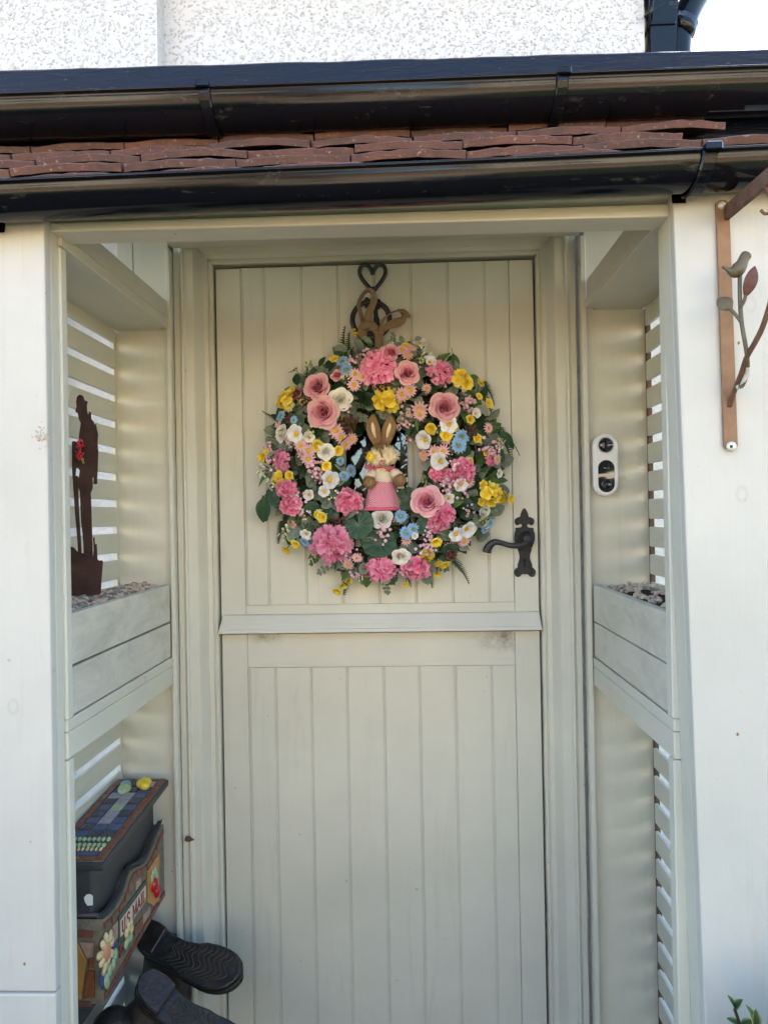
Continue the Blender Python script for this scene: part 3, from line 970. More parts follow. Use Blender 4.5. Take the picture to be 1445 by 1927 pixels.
# ------------------------------------------------------------------ door frame
frame = thing('door_frame', (0, -0.02, 0), 'moulded greige door frame around the stable door', 'door frame')
prof = [(0.0035, 0.030), (0.0035, -0.010), (0.006, -0.013), (0.0105, -0.013), (0.012, -0.010), (0.0145, -0.010), (0.016, -0.014), (0.026, -0.016), (0.0285, -0.020), (0.041, -0.044), (0.044, -0.047),
        (0.062, -0.048), (0.0645, -0.050), (0.067, -0.0555), (0.071, -0.0560), (0.074, -0.052), (0.078, -0.049), (0.0915, -0.048), (0.0915, 0.03)]
DX, DT = 0.4005, 2.036
for S in (-1, 1):
    vv, ff = [], []
    n = len(prof)
    zs = [0.028] + [0.028 + (DT - 0.028) * i / 30 for i in range(1, 30)] + [None]
    for i, z in enumerate(zs):
        for (o_, y) in prof:
            wob = 0.0010 * noise.noise((o_ * 160, (z or DT) * 9, S * 5.0)) + 0.0005 * noise.noise((o_ * 300, (z or DT) * 40, S * 5.0))
            zz = z if z is not None else DT + o_
            vv.append((S * (DX + o_ + (wob if i else 0)), y, zz))
    for i in range(len(zs) - 1):
        for j in range(n - 1):
            q = (i * n + j, i * n + j + 1, (i + 1) * n + j + 1, (i + 1) * n + j)
            ff.append(q if S > 0 else q[::-1])
    part('jamb', MB().add(vv, ff), 'paint_v', frame)
vv, ff = [], []
n = len(prof)
for i in range(13):
    s = i / 12
    for (o_, y) in prof:
        vv.append((lerp(-(DX + o_), DX + o_, s), y, DT + o_ + 0.001 + 0.0006 * noise.noise((s * 12, o_ * 100, 0))))
for i in range(12):
    for j in range(n - 1):
        ff.append((i * n + j, (i + 1) * n + j, (i + 1) * n + j + 1, i * n + j + 1))
part('head', MB().add(vv, ff), 'paint_h', frame)
part('latch_stud', MB().tube([at(352, 1580, -0.055), at(357, 1580, -0.068)], 0.006, 8).tube([at(352, 1579, -0.056), at(365, 1581, -0.066)], [0.007, 0.0015], 7), 'rust_dark', frame)

# ------------------------------------------------------------------ stable door
UG = [-0.336, -0.279, -0.184, -0.0915, 0.0, 0.0915, 0.184, 0.275, 0.3385]
LG = [-0.334, -0.268, -0.177, -0.0865, 0.006, 0.096, 0.186, 0.276, 0.3375]


def plank(x0, x1, z0, z1):
    """tongue and groove board, beads on both long edges"""
    e = 0.0045
    mb = MB()
    prof_ = [(x0 + 0.0001, 0.006), (x0 + 0.0001, 0.0022), (x0 + 0.0016, 0.0011), (x0 + 0.0030, 0.0012), (x0 + 0.0042, 0.0030), (x0 + 0.0056, 0.0010), (x0 + 0.0075, 0.0006), (x1 - 0.0012, 0.0008), (x1 - 0.0001, 0.0022), (x1 - 0.0001, 0.006)]
    n_ = len(prof_)
    vv = [(x, y, z) for z in (z0, z1) for (x, y) in prof_]
    ff = [(j, j + 1, n_ + j + 1, n_ + j) for j in range(n_ - 1)] + [tuple(range(n_ - 1, -1, -1)), tuple(range(n_, 2 * n_))]
    return mb.add(vv, ff)


ud = thing('upper_door_leaf', (0, 0, 1.10), 'upper leaf of the greige stable door, wreath and black handle on it', 'door', 'stable door leaves')
part('stile', MB().box(-0.3995, -0.3366, 0.0, 0.04, 1.118, 2.032, 0.0012), 'paint_door', ud)
part('stile', MB().box(0.3392, 0.3995, 0.0, 0.04, 1.118, 2.032, 0.0012), 'paint_door', ud)
part('rail', MB().box(-0.3362, 0.3388, 0.0, 0.04, 1.118, 1.178, 0.0012), 'paint_h', ud)
WZ0, WZ1 = 1.405, 1.665
for i in range(8):
    if i in (3, 4):
        part('plank', plank(UG[i], UG[i + 1], 1.1785, WZ0), 'paint_door', ud)
        part('plank', plank(UG[i], UG[i + 1], WZ1, 2.032), 'paint_door', ud)
    else:
        part('plank', plank(UG[i], UG[i + 1], 1.1785, 2.032), 'paint_door', ud)
part('backing', MB().box(-0.336, -0.0925, 0.0065, 0.038, 1.1785, 2.032).box(0.0925, 0.3385, 0.0065, 0.038, 1.1785, 2.032)
     .box(-0.0925, 0.0925, 0.0065, 0.038, 1.1785, WZ0).box(-0.0925, 0.0925, 0.0065, 0.038, WZ1, 2.032), 'dark_void', ud)
win = part('window', MB().box(-0.0915, -0.078, 0.001, 0.036, WZ0, WZ1, 0.002).box(0.078, 0.0915, 0.001, 0.036, WZ0, WZ1, 0.002)
           .box(-0.078, 0.078, 0.001, 0.036, WZ0, WZ0 + 0.014, 0.002).box(-0.078, 0.078, 0.001, 0.036, WZ1 - 0.014, WZ1, 0.002), 'paint_door', ud)
part('pane', MB().box(-0.078, 0.078, 0.016, 0.020, WZ0 + 0.014, WZ1 - 0.014), 'window_glass', win)
# weather bar at the bottom of the upper leaf
wa, wb = at(416, 1160, -0.006), at(1016, 1154, -0.006)
z1a, z1b = 1.1555, 1.1535
mb = MB()
mb.hexa([Vector((-0.3995, -0.034, 1.1120)), Vector((0.3995, -0.034, 1.1120)), Vector((-0.3995, -0.0005, 1.108)), Vector((0.3995, -0.0005, 1.108)),
         Vector((-0.3995, -0.030, 1.1215)), Vector((0.3995, -0.030, 1.1215)), Vector((-0.3995, -0.0005, 1.1215)), Vector((0.3995, -0.0005, 1.1215))], 0.002, 2)
mb.hexa([Vector((-0.3995, -0.029, 1.1205)), Vector((0.3995, -0.029, 1.1205)), Vector((-0.3995, -0.0008, 1.1205)), Vector((0.3995, -0.0008, 1.1205)),
         Vector((-0.392, -0.012, z1a)), Vector((0.3975, -0.012, z1b)), Vector((-0.392, -0.0008, z1a)), Vector((0.3975, -0.0008, z1b))], 0.0025, 2)
part('weather_bar', mb, 'paint_h', ud)

ld = thing('lower_door_leaf', (0, 0, 0.03), 'plain lower leaf of the greige boarded stable door', 'door', 'stable door leaves')
part('stile', MB().box(-0.3995, -0.3346, 0.002, 0.04, 0.036, 1.105, 0.0012), 'paint_door', ld)
part('stile', MB().box(0.3381, 0.3995, 0.002, 0.04, 0.036, 1.105, 0.0012), 'paint_door', ld)
part('rail', MB().box(-0.3342, 0.3377, 0.002, 0.04, 1.0195, 1.105, 0.0012), 'paint_rail', ld)
for i in range(8):
    p_ = plank(LG[i], LG[i + 1], 0.036, 1.0190)
    p_.v = [(x, y + 0.002, z) for (x, y, z) in p_.v]
    part('plank', p_, 'paint_door', ld)
part('backing', MB().box(-0.334, 0.3375, 0.0085, 0.038, 0.036, 1.019), 'dark_void', ld)

# ------------------------------------------------------------------ iron knocker (part of the upper leaf)
kn = bpy.data.objects.new('door_knocker', None)
COL.objects.link(kn); kn.parent = ud
kl = at(700, 560, -0.01)
kn.location = kl - WORLD_OF[ud.name]
WORLD_OF[kn.name] = kl.copy()
kn['label'] = 'black iron heart and ring door knocker'
yk = -0.012
hp = [(701, 516), (699, 509), (695, 502), (688, 498), (681, 500), (677, 507), (677, 515), (681, 524), (688, 533), (695, 541), (700, 548)]
hq = [(701, 516), (703, 509), (707, 502), (714, 498), (721, 500), (725, 507), (725, 515), (721, 524), (715, 533), (708, 541), (703, 548)]
part('heart', MB().tube(smooth_path([at(x, y, yk) for x, y in hp], 4), 0.0052, 8).tube(smooth_path([at(x, y, yk) for x, y in hq], 4), 0.0052, 8), 'iron', kn)
part('stem', MB().tube(smooth_path([at(702, 540, yk), at(704, 565, yk), at(706, 580, yk), at(708, 600, yk), at(710, 632, yk)], 4), [0.0065] * 4 + [0.0055] * 8 + [0.0075] * 5, 8)
     .tube([at(690, 562, yk), at(690, 579, yk)], 0.005, 8).tube([at(711, 564, yk), at(711, 581, yk)], 0.005, 8).ball(at(690, 563, yk), 0.0058).ball(at(712, 566, yk), 0.0058), 'iron', kn)
rc = at(698, 601, -0.024)
part('ring', MB().tube([rc + Vector((0.0462 * math.cos(a), 0.004 * math.sin(a), 0.0462 * math.sin(a))) for a in [2 * math.pi * i / 40 for i in range(40)]], 0.0065, 10, closed=True), 'iron', kn)
part('strike_plate', MB().prism([at(691, 624, -0.006), at(705, 624, -0.006), at(706, 655, -0.006), at(690, 655, -0.006)], (0, -0.012, 0), 0.002), 'iron', kn)

# ------------------------------------------------------------------ lever handle
hd = bpy.data.objects.new('door_handle', None)
COL.objects.link(hd); hd.parent = ud
hl = at(987, 1020, -0.001)
hd.location = hl - WORLD_OF[ud.name]
WORLD_OF[hd.name] = hl.copy()
hd['label'] = 'black iron lever handle on a fleur-de-lis backplate'


def crop_pts(pts, ox, oy, s):
    return [(ox + x / s, oy + y / s) for x, y in pts]


half = [(315, 190), (345, 220), (375, 270), (400, 330), (412, 400), (450, 400), (500, 420), (535, 460), (540, 510), (520, 565), (480, 590), (450, 580), (435, 555), (405, 548), (375, 565), (365, 590), (380, 620), (420, 635), (500, 640), (525, 645), (528, 662), (515, 690), (540, 740),
        (555, 820), (555, 900), (535, 980), (500, 1060), (475, 1110), (478, 1140), (455, 1200), (440, 1260), (440, 1340), (460, 1400), (490, 1480), (485, 1540), (530, 1560), (565, 1610), (570, 1670), (545, 1730), (500, 1758), (450, 1750), (415, 1715), (400, 1690), (328, 1695)]
cxh = lambda y: 313 + (y - 190) * (328 - 313) / 1500.0
full = half + [(2 * cxh(y) - x, y) for x, y in half[::-1][1:-1]]
pts = [at(x, y, 0.0) for x, y in crop_pts(full, 960, 940, 12.05)]
part('backplate', MB().prism(pts[::-1], (0, -0.0065, 0), 0.0016), 'iron_hammered', hd)
sp_ = at(990, 1013, -0.006)
part('rose', MB().lathe([(0.0185, 0.0), (0.0185, 0.006), (0.0165, 0.010), (0.011, 0.012), (0.011, 0.034), (0.0095, 0.036), (0.0, 0.036)], sp_, 'y', 24, closed=False), 'iron', hd)
lev = [at(x, y, Y) for x, y, Y in ((993, 1014, -0.040), (985, 1024, -0.045), (972, 1027, -0.048), (958, 1026, -0.050), (944, 1022, -0.050), (932, 1020, -0.050), (924, 1024, -0.050), (918, 1032, -0.049), (916, 1039, -0.047))]
pth = smooth_path(lev, 5)
part('lever', MB().tube(pth, [0.0085 - 0.002 * min(1, i / 16) + 0.0048 * max(0, (i - 20) / 20) for i in range(len(pth))], 12, flat=0.75, updir=(0, -1, 0)).lathe([(0.0115, 0.0), (0.0115, 0.012), (0.010, 0.014), (0.0, 0.0142)], at(992, 1014, -0.034), 'y', 20, closed=False), 'iron', hd)
part('spindle', MB().box(*(lambda c_: (c_.x - 0.004, c_.x + 0.004, -0.0515, -0.046, c_.z - 0.004, c_.z + 0.004))(at(992, 1014, -0.048)), 0.0008), 'iron', hd)
kz = at(987, 1058, -0.0068)
part('keyhole', MB().prism([kz + Vector((x, 0, z)) for x, z in ((-0.0022, -0.011), (0.0022, -0.011), (0.0018, 0.0), (0.004, 0.003), (0.004, 0.006), (0.0015, 0.009), (-0.0015, 0.009), (-0.004, 0.006), (-0.004, 0.003), (-0.0018, 0.0))], (0, -0.0012, 0)), 'dark_void', hd)
for x, y in ((974, 979), (999, 979), (974.5, 1077), (1000, 1077)):
    part('rivet', MB().ball(at(x, y, -0.0062), 0.0038, 10, 6, (1, 0.5, 1)), 'iron', hd)

# ------------------------------------------------------------------ planter boxes with gravel
def rock(rg, r_):
    mb = MB()
    mb.ball((0, 0, 0), r_, 6, 4, (1, rg.uniform(0.65, 1.0), rg.uniform(0.45, 0.7)))
    mb.v = [tuple(Vector(q) * (1 + 0.25 * noise.noise(Vector(q) * (0.9 / r_) + Vector((rg.random() * 9, 0, 0))))) for q in mb.v]
    return mb


for S in (-1, 1):
    xi = XL if S < 0 else XR
    xs = SLX_L if S < 0 else SLX_R
    zp0, zp1 = (1.065, 1.241) if S < 0 else (1.054, 1.226)
    lab = 'weathered greige plank planter with gravel in the left niche beneath the steel soldier' if S < 0 else 'weathered greige plank planter with bark soil in the right niche below the doorbell'
    pl = thing('planter_box', (xi + S * 0.06, -0.3, zp0), lab, 'planter', 'niche planters')
    ya, yb = (-0.597 if S < 0 else -0.576), -0.083
    zm = zp0 + (zp1 - zp0) * 0.49
    for (za, zb, dy) in ((zp0 + 0.0015, zm - (0.003 if S < 0 else 0.0016), 0.0), (zm + 0.001, zp1, 0.003)):
        x0, x1 = sorted((xi + S * 0.002, xi + S * 0.020))
        part('plank', MB().box(x0, x1, ya + dy, yb, za, zb, 0.003, 2), 'paint_planter', pl)
        x0, x1 = sorted((xs - S * 0.018, xs - S * 0.001))
        part('plank', MB().box(x0, x1, ya + dy, yb, za, zb, 0.002), 'paint_planter', pl)
        x0, x1 = sorted((xi + S * 0.0205, xs - S * 0.0185))
        part('plank', MB().box(x0, x1, ya + dy + 0.001, ya + 0.018, za, zb - 0.001, 0.002), 'paint_planter', pl)
        part('plank', MB().box(x0, x1, yb - 0.020, yb, za, zb - 0.001, 0.002), 'paint_planter', pl)
    x0, x1 = sorted((xi + S * 0.0205, xs - S * 0.0185))
    part('soil', MB().grid(lambda u, v: (Vector((lerp(x0, x1, u), lerp(ya + 0.018, yb - 0.02, v), zp1 - 0.012 + 0.004 * noise.noise((u * 6, v * 20, S)))), 0.5), 10, 40), 'soil', pl)
    rg = random.Random(3 + S)
    mbs = [MB(), MB()]
    cnt = 800 if S < 0 else 130
    for k in range(cnt):
        r_ = rg.uniform(0.0045, 0.0095) if S < 0 else rg.uniform(0.0035, 0.0075)
        u = rg.random(); v_ = rg.random()
        x = lerp(x0 + 0.004, x1 - 0.004, u); y = lerp(ya + 0.02, yb - 0.02, v_)
        base = zp1 - 0.005 + (0.010 * (1 - abs(2 * u - 1)) if S < 0 else 0.004) + (0.006 * v_ if S > 0 and u > .5 else 0)
        rk = rock(rg, r_)
        rm = Matrix.Rotation(rg.uniform(0, 6.28), 3, 'Z') @ Matrix.Rotation(rg.uniform(-0.7, 0.7), 3, 'X')
        off = Vector((x, y, base + rg.uniform(-0.002, 0.004)))
        rk.v = [tuple(rm @ Vector(q) + off) for q in rk.v]
        tgt = mbs[0] if rg.random() < 0.55 else mbs[1]
        tgt.add(rk.v, rk.f, 0.5, False)
    g1 = part('gravel', mbs[0], 'pebble_warm' if S < 0 else 'chip_pale', pl); g1['kind'] = 'stuff'
    g2 = part('gravel', mbs[1], 'pebble_grey' if S < 0 else 'pebble_warm', pl); g2['kind'] = 'stuff'

# ------------------------------------------------------------------ steel soldier silhouette
Ys = -0.40
sold = thing('soldier_silhouette', at(160, 1110, Ys), 'rusty steel soldier silhouette with a red poppy standing in the gravel planter', 'ornament')


def cp4(pts, Y):
    return [at(60 + x / 3.6125, 720 + y / 3.6125, Y) for x, y in pts]


body = [(325, 80), (345, 90), (355, 118), (373, 125), (376, 135), (370, 150), (372, 195), (382, 222), (388, 195), (398, 200), (400, 245), (415, 262), (424, 285), (432, 280), (438, 310), (447, 350), (443, 400), (448, 470), (444, 600), (440, 652), (441, 688), (418, 690), (420, 655), (411, 632),
        (409, 655), (411, 690), (409, 720), (397, 750), (400, 830), (405, 1000), (409, 1100), (410, 1200), (352, 1200), (350, 1100), (345, 1040), (335, 960), (330, 850), (325, 742), (310, 690), (318, 650), (325, 600), (312, 575), (316, 400), (322, 340), (332, 275), (318, 245), (312, 207), (297, 200), (295, 185), (303, 165), (300, 130), (305, 95)]
rifle = [(272, 402), (285, 396), (300, 402), (330, 420), (330, 575), (297, 578), (293, 630), (312, 638), (312, 760), (318, 900), (328, 1040), (336, 1190), (316, 1190), (306, 1040), (292, 880), (284, 760), (276, 640), (272, 570)]
mound = [(255, 1115), (278, 1120), (290, 1132), (300, 1146), (318, 1150), (335, 1160), (352, 1160), (380, 1170), (403, 1185), (415, 1180), (420, 1140), (415, 1055), (423, 1052), (428, 1130), (430, 1100), (437, 1098), (440, 1140), (442, 1202), (455, 1212), (468, 1207), (480, 1216), (477, 1260), (470, 1340), (464, 1440), (380, 1452), (255, 1452)]
part('figure', MB().prism(cp4(body, Ys)[::-1], (0, 0.003, 0)), 'corten', sold)
part('rifle', MB().prism(cp4(rifle, Ys + 0.0035)[::-1], (0, 0.003, 0)), 'corten', sold)
part('ground_strip', MB().prism(cp4(mound, Ys - 0.0035)[::-1], (0, 0.003, 0)), 'corten', sold)
pc_ = at(151, 846, Ys - 0.004)
pop = thing('poppy_brooch', pc_, 'red beaded poppy brooch pinned to the rusty soldier', 'brooch')
mb = MB()
rg = random.Random(5)
for k in range(110):
    a = rg.uniform(0, 6.28); rr = math.sqrt(rg.random())
    x = 0.0082 * rr * math.cos(a); z = 0.0205 * rr * math.sin(a)
    if z > 0.0: x += 0.001
    else: x -= 0.0005
    if abs(z) < 0.006 and x > 0.003:
        continue
    mb.ball(pc_ + Vector((x, -0.004 * (1 - rr * rr) - 0.001, z)), 0.0021, 6, 4)
part('petals', mb, 'poppy_red', pop)
part('centre', MB().ball(pc_ + Vector((-0.003, -0.006, 0.0005)), 0.0045, 10, 6, (1, 0.6, 1)), 'poppy_black', pop)
mb = MB()
for k in range(14):
    mb.ball(pc_ + Vector((0.006 + rg.uniform(-0.002, 0.003), -0.003, -0.017 - k * 0.0008)), 0.0012, 6, 4)
part('leaf', mb, 'poppy_gold', pop)

# ------------------------------------------------------------------ video doorbell
bc = at(1135, 876, -0.052)
bell = thing('doorbell', bc + Vector((0, 0, -0.07)), 'white oval video doorbell with black lens and button on the rear board', 'doorbell')


def stadium(c, hw, hh, n=14):
    out = []
    for i in range(n + 1):
        a = math.pi * i / n
        out.append(c + Vector((hw * math.cos(a), 0, hh - hw + hw * math.sin(a))))
    for i in range(n + 1):
        a = math.pi + math.pi * i / n
        out.append(c + Vector((hw * math.cos(a), 0, -(hh - hw) + hw * math.sin(a))))
    return out


part('case', MB().prism(stadium(bc, 0.0300, 0.0745), (0, -0.024, 0), 0.004), 'white_plastic', bell)
part('face', MB().prism(stadium(bc + Vector((0.0005, -0.0242, -0.027)), 0.0192, 0.0385), (0, -0.0015, 0), 0.0006), 'black_glass', bell)
lz = bc + Vector((0.0003, -0.0242, 0.047))
part('lens_ring', MB().lathe([(0.0198, 0.0), (0.0198, 0.002), (0.0178, 0.003), (0.0172, 0.001)], lz, 'y', 28, closed=False), 'screw', bell)
part('lens', MB().lathe([(0.0172, 0.0), (0.0170, 0.002), (0.014, 0.0052), (0.008, 0.0072), (0.0, 0.008)], lz, 'y', 28, closed=False), 'black_glass', bell)
part('button', MB().lathe([(0.0125, 0.0), (0.0120, 0.0016), (0.0095, 0.0020), (0.0092, 0.0010), (0.0, 0.0010)], bc + Vector((0.0005, -0.0257, -0.046)), 'y', 24, closed=False), 'black_glass', bell)
part('sensor', MB().lathe([(0.007, 0.0), (0.006, 0.0014), (0.0, 0.002)], bc + Vector((0.0005, -0.0257, -0.008)), 'y', 20, closed=False), 'black_glass', bell)
part('strip', MB().prism([bc + Vector((x, -0.0258, z)) for x, z in ((-0.0188, -0.030), (-0.010, -0.0275), (0.0, -0.0295), (0.010, -0.0265), (0.0192, -0.0245), (0.0192, -0.0185), (0.006, -0.0205), (-0.0188, -0.0215))], (0, -0.0006, 0)), 'sign_cream', bell)

# ------------------------------------------------------------------ rusty basket bracket with bird on the right board
YB = YF - 0.0015
brk = thing('basket_bracket', at(1372, 845, YB), 'rusty flat iron hanging basket bracket screwed to the right front board', 'bracket')
bar = [at(x, y, YB) for x, y in ((1345, 384), (1352, 378), (1364, 378), (1370, 386), (1386, 838), (1382, 845), (1364, 845), (1360, 840))]
part('bar', MB().prism(bar, (0, -0.005, 0), 0.0008), 'rust_bar', brk)
a0 = Vector((0.583, YB - 0.004, 1.862))
a1 = Vector((0.587, -1.02, 1.850))
part('arm', MB().hexa([a0 + Vector((-0.004, 0, -0.012)), a0 + Vector((0.004, 0, -0.012)), a1 + Vector((-0.004, 0, -0.012)), a1 + Vector((0.004, 0, -0.012)),
                       a0 + Vector((-0.004, 0, 0.012)), a0 + Vector((0.004, 0, 0.012)), a1 + Vector((-0.004, 0, 0.012)), a1 + Vector((0.004, 0, 0.012))], 0.0015), 'rust_dark', brk)
part('hook', MB().tube(smooth_path([at(x, y, Y) for x, y, Y in ((1437, 345, -0.80), (1446, 365, -0.80), (1452, 388, -0.80), (1446, 400, -0.80), (1438, 401, -0.80), (1431, 394, -0.80))], 6), 0.0022, 8), 'rust_dark', brk)
part('brace', MB().tube(smooth_path([at(x, y, Y) for x, y, Y in ((1372, 764, YB - 0.004), (1382, 735, -0.69), (1394, 705, -0.715), (1405, 672, -0.735), (1420, 645, -0.75), (1436, 612, -0.765), (1452, 560, -0.79), (1470, 480, -0.85))], 6), 0.0040, 10), 'rust_dark', brk)
vine = part('vine', MB().tube(smooth_path([at(x, y, Y) for x, y, Y in ((1381, 727, -0.70), (1396, 726, -0.71), (1406, 700, -0.72), (1406, 675, -0.735), (1403, 650, -0.737), (1396, 610, -0.735), (1393, 575, -0.73), (1392, 545, -0.73), (1392, 518, -0.73))], 6), 0.0032, 9)
            .tube(smooth_path([at(x, y, Y) for x, y, Y in ((1392, 580, -0.732), (1400, 566, -0.735), (1403, 555, -0.737))], 4), 0.0026, 8)
            .tube(smooth_path([at(x, y, Y) for x, y, Y in ((1395, 606, -0.735), (1384, 592, -0.73), (1373, 580, -0.725))], 4), 0.0026, 8), 'vine_bronze', brk)
part('bare_stem', MB().tube(smooth_path([at(x, y, Y) for x, y, Y in ((1387, 728, -0.704), (1396, 726, -0.7095), (1405, 703, -0.7195), (1407, 690, -0.727))], 5), 0.0034, 9), 'vine_silver', vine)


def flat_leaf(mb, pa, pb, w_, bend=0.003, n=9):
    pa, pb = Vector(pa), Vector(pb)
    d = (pb - pa)
    side = d.cross(Vector((0, -1, 0))).normalized()
    for lay in (0, 1):
        mb.grid(lambda u, v: (pa + d * v + side * (u - 0.5) * 2 * w_ * (math.sin(math.pi * min(1, v * 0.94 + 0.04)) ** 0.75) + Vector((0, -bend * math.sin(math.pi * v) - 0.0025 * lay + 0.004 * abs(u - 0.5), 0)), 0.5), 4, n)
    return mb


part('leaf', flat_leaf(MB(), at(1403, 557, -0.737), at(1420, 501, -0.745), 0.0095), 'leaf_maroon', brk)
part('leaf', flat_leaf(MB(), at(1374, 582, -0.726), at(1352, 560, -0.718), 0.0115), 'vine_bronze', brk)
bird = thing('metal_bird', at(1392, 518, -0.732), 'small bronze bird perched on the rusty bracket vine', 'bird ornament')
bp = [at(x, y, -0.732) for x, y in ((1359, 501), (1366, 505), (1376, 510), (1386, 508), (1394, 499), (1400, 486), (1405, 479), (1408, 475))]
part('body', MB().tube(smooth_path(bp, 4), [0.0022 + 0.0 * i for i in range(4)] + [0.0024, 0.003, 0.004, 0.0055] + [0.0072, 0.0088, 0.0098, 0.0105] + [0.0108, 0.0108, 0.0104, 0.0098] + [0.0092, 0.0085, 0.0080, 0.0077] + [0.0077, 0.0078, 0.0079, 0.0079] + [0.0076, 0.0068, 0.0052, 0.003] + [0.0008], 14), 'vine_bronze', bird)
part('screw', MB().lathe([(0.0078, 0.0), (0.0074, 0.002), (0.005, 0.0034), (0.0, 0.0035)], at(1376, 840, YB - 0.005), 'y', 20, closed=False), 'screw', brk)
part('screw_slot', MB().box(*(lambda c_: (c_.x - 0.002, c_.x + 0.002, c_.y - 0.0006, c_.y + 0.0004, c_.z - 0.002, c_.z + 0.002))(at(1376, 840, YB - 0.0088))), 'dark_void', brk)
part('screw', MB().lathe([(0.0062, 0.0), (0.0058, 0.002), (0.0, 0.003)], at(1358, 386, YB - 0.005), 'y', 16, closed=False), 'screw', brk)

# ------------------------------------------------------------------ mosaic mail box
mail = thing('mail_box', (-0.57, -0.29, 0.44), 'black metal mail box with mosaic tiled lid and front reading U.S. MAIL', 'mail box')
MX = -0.515
part('body', MB().box(-0.629, -0.536, -0.462, -0.125, 0.47, 0.752, 0.003), 'box_metal', mail)


def lid_pt(u, v, h=0.0):
    """u 0..1 across from the wall to the front, v 0..1 from far to near"""
    x = lerp(-0.632, -0.507, u); y = lerp(-0.098, -0.472, v)
    return Vector((x, y, lerp(0.776, 0.752, v) + h))


lid = part('lid', MB().hexa([lid_pt(0, 1, -0.015), lid_pt(1, 1, -0.015), lid_pt(0, 0, -0.015), lid_pt(1, 0, -0.015), lid_pt(0, 1), lid_pt(1, 1), lid_pt(0, 0), lid_pt(1, 0)], 0.005, 3), 'box_metal', mail)
part('grout_bed', MB().hexa([lid_pt(.04, .985, 0.0003), lid_pt(.96, .985, 0.0003), lid_pt(.04, .015, 0.0003), lid_pt(.96, .015, 0.0003), lid_pt(.04, .985, 0.002), lid_pt(.96, .985, 0.002), lid_pt(.04, .015, 0.002), lid_pt(.96, .015, 0.002)]), 'grout', lid)


def lid_tile(u0_, u1_, v0_, v1_, mat, h=0.0052, sk=0.0):
    part('tile', MB().hexa([lid_pt(u0_, v1_, 0.002), lid_pt(u1_, v1_ + sk, 0.002), lid_pt(u0_, v0_, 0.002), lid_pt(u1_, v0_ + sk, 0.002), lid_pt(u0_, v1_, h), lid_pt(u1_, v1_ + sk, h), lid_pt(u0_, v0_, h), lid_pt(u1_, v0_ + sk, h)], 0.0012), mat, lid)


nbk = 9
for i in range(nbk):
    va, vb = 0.02 + i * 0.96 / nbk + 0.003, 0.02 + (i + 1) * 0.96 / nbk - 0.003
    lid_tile(0.85, 0.955, va, vb, 'tile_brick')
    lid_tile(0.045, 0.15, va, vb, 'tile_brick')
for i in range(3):
    ua, ub = 0.16 + i * 0.68 / 3 + 0.008, 0.16 + (i + 1) * 0.68 / 3 - 0.008
    lid_tile(ua, ub, 0.022, 0.052, 'tile_brick')
    lid_tile(ua, ub, 0.945, 0.978, 'tile_brick')
pat = [('tile_navy', 'tile_navy', 'tile_lilac'), ('tile_blue', 'tile_navy', 'tile_blue'), ('tile_lilac', 'tile_lilac', 'tile_blue'), ('tile_navy', 'tile_lilac', 'tile_navy'), ('tile_blue', 'glaze_leaf', 'tile_blue'), ('tile_navy', 'tile_lilac', 'tile_navy'), ('tile_blue', 'tile_lilac', 'tile_blue'), ('tile_navy', 'tile_blue', 'tile_blue'), ('tile_blue', 'tile_navy', 'tile_navy')]
for r_i, row in enumerate(pat):
    va = 0.062 + r_i * 0.078
    for c_i, mname in enumerate(row):
        ua = 0.165 + c_i * 0.223
        lid_tile(ua, ua + 0.213, va, va + 0.071, mname, 0.0048, 0.0)
lid_tile(0.17, 0.83, 0.905, 0.938, 'tile_blue')
mb = MB()
for row in range(2):
    for k in range(9):
        p_ = lid_pt(0.19 + k * 0.078, 0.79 + row * 0.06, 0.006)
        mb.ball(p_, 0.0065, 8, 5, (0.7, 1.1, 0.7))
part('corn_relief', mb, 'glaze_leaf', lid)
mb = MB()
for k in range(10):
    p_ = lid_pt(0.18 + k * 0.07, 0.885, 0.005)
    mb.ball(p_, 0.0052, 8, 5, (0.6, 1.3, 0.7))
part('corn_relief', mb, 'glaze_cream', lid)
part('lemon', MB().ball(lid_pt(0.66, 0.13, 0.012), 0.017, 16, 10, (1.0, 1.25, 0.75)).ball(lid_pt(0.72, 0.17, 0.012), 0.013, 12, 8, (0.9, 0.9, 0.8)), 'glaze_yellow', lid)
part('cup', MB().ball(lid_pt(0.36, 0.19, 0.008), 0.015, 14, 8, (1, 1.4, 0.8)), 'glaze_leaf', lid)
part('cup', MB().ball(lid_pt(0.30, 0.12, 0.008), 0.011, 14, 8, (1.2, 0.9, 0.8)), 'glaze_sky', lid)

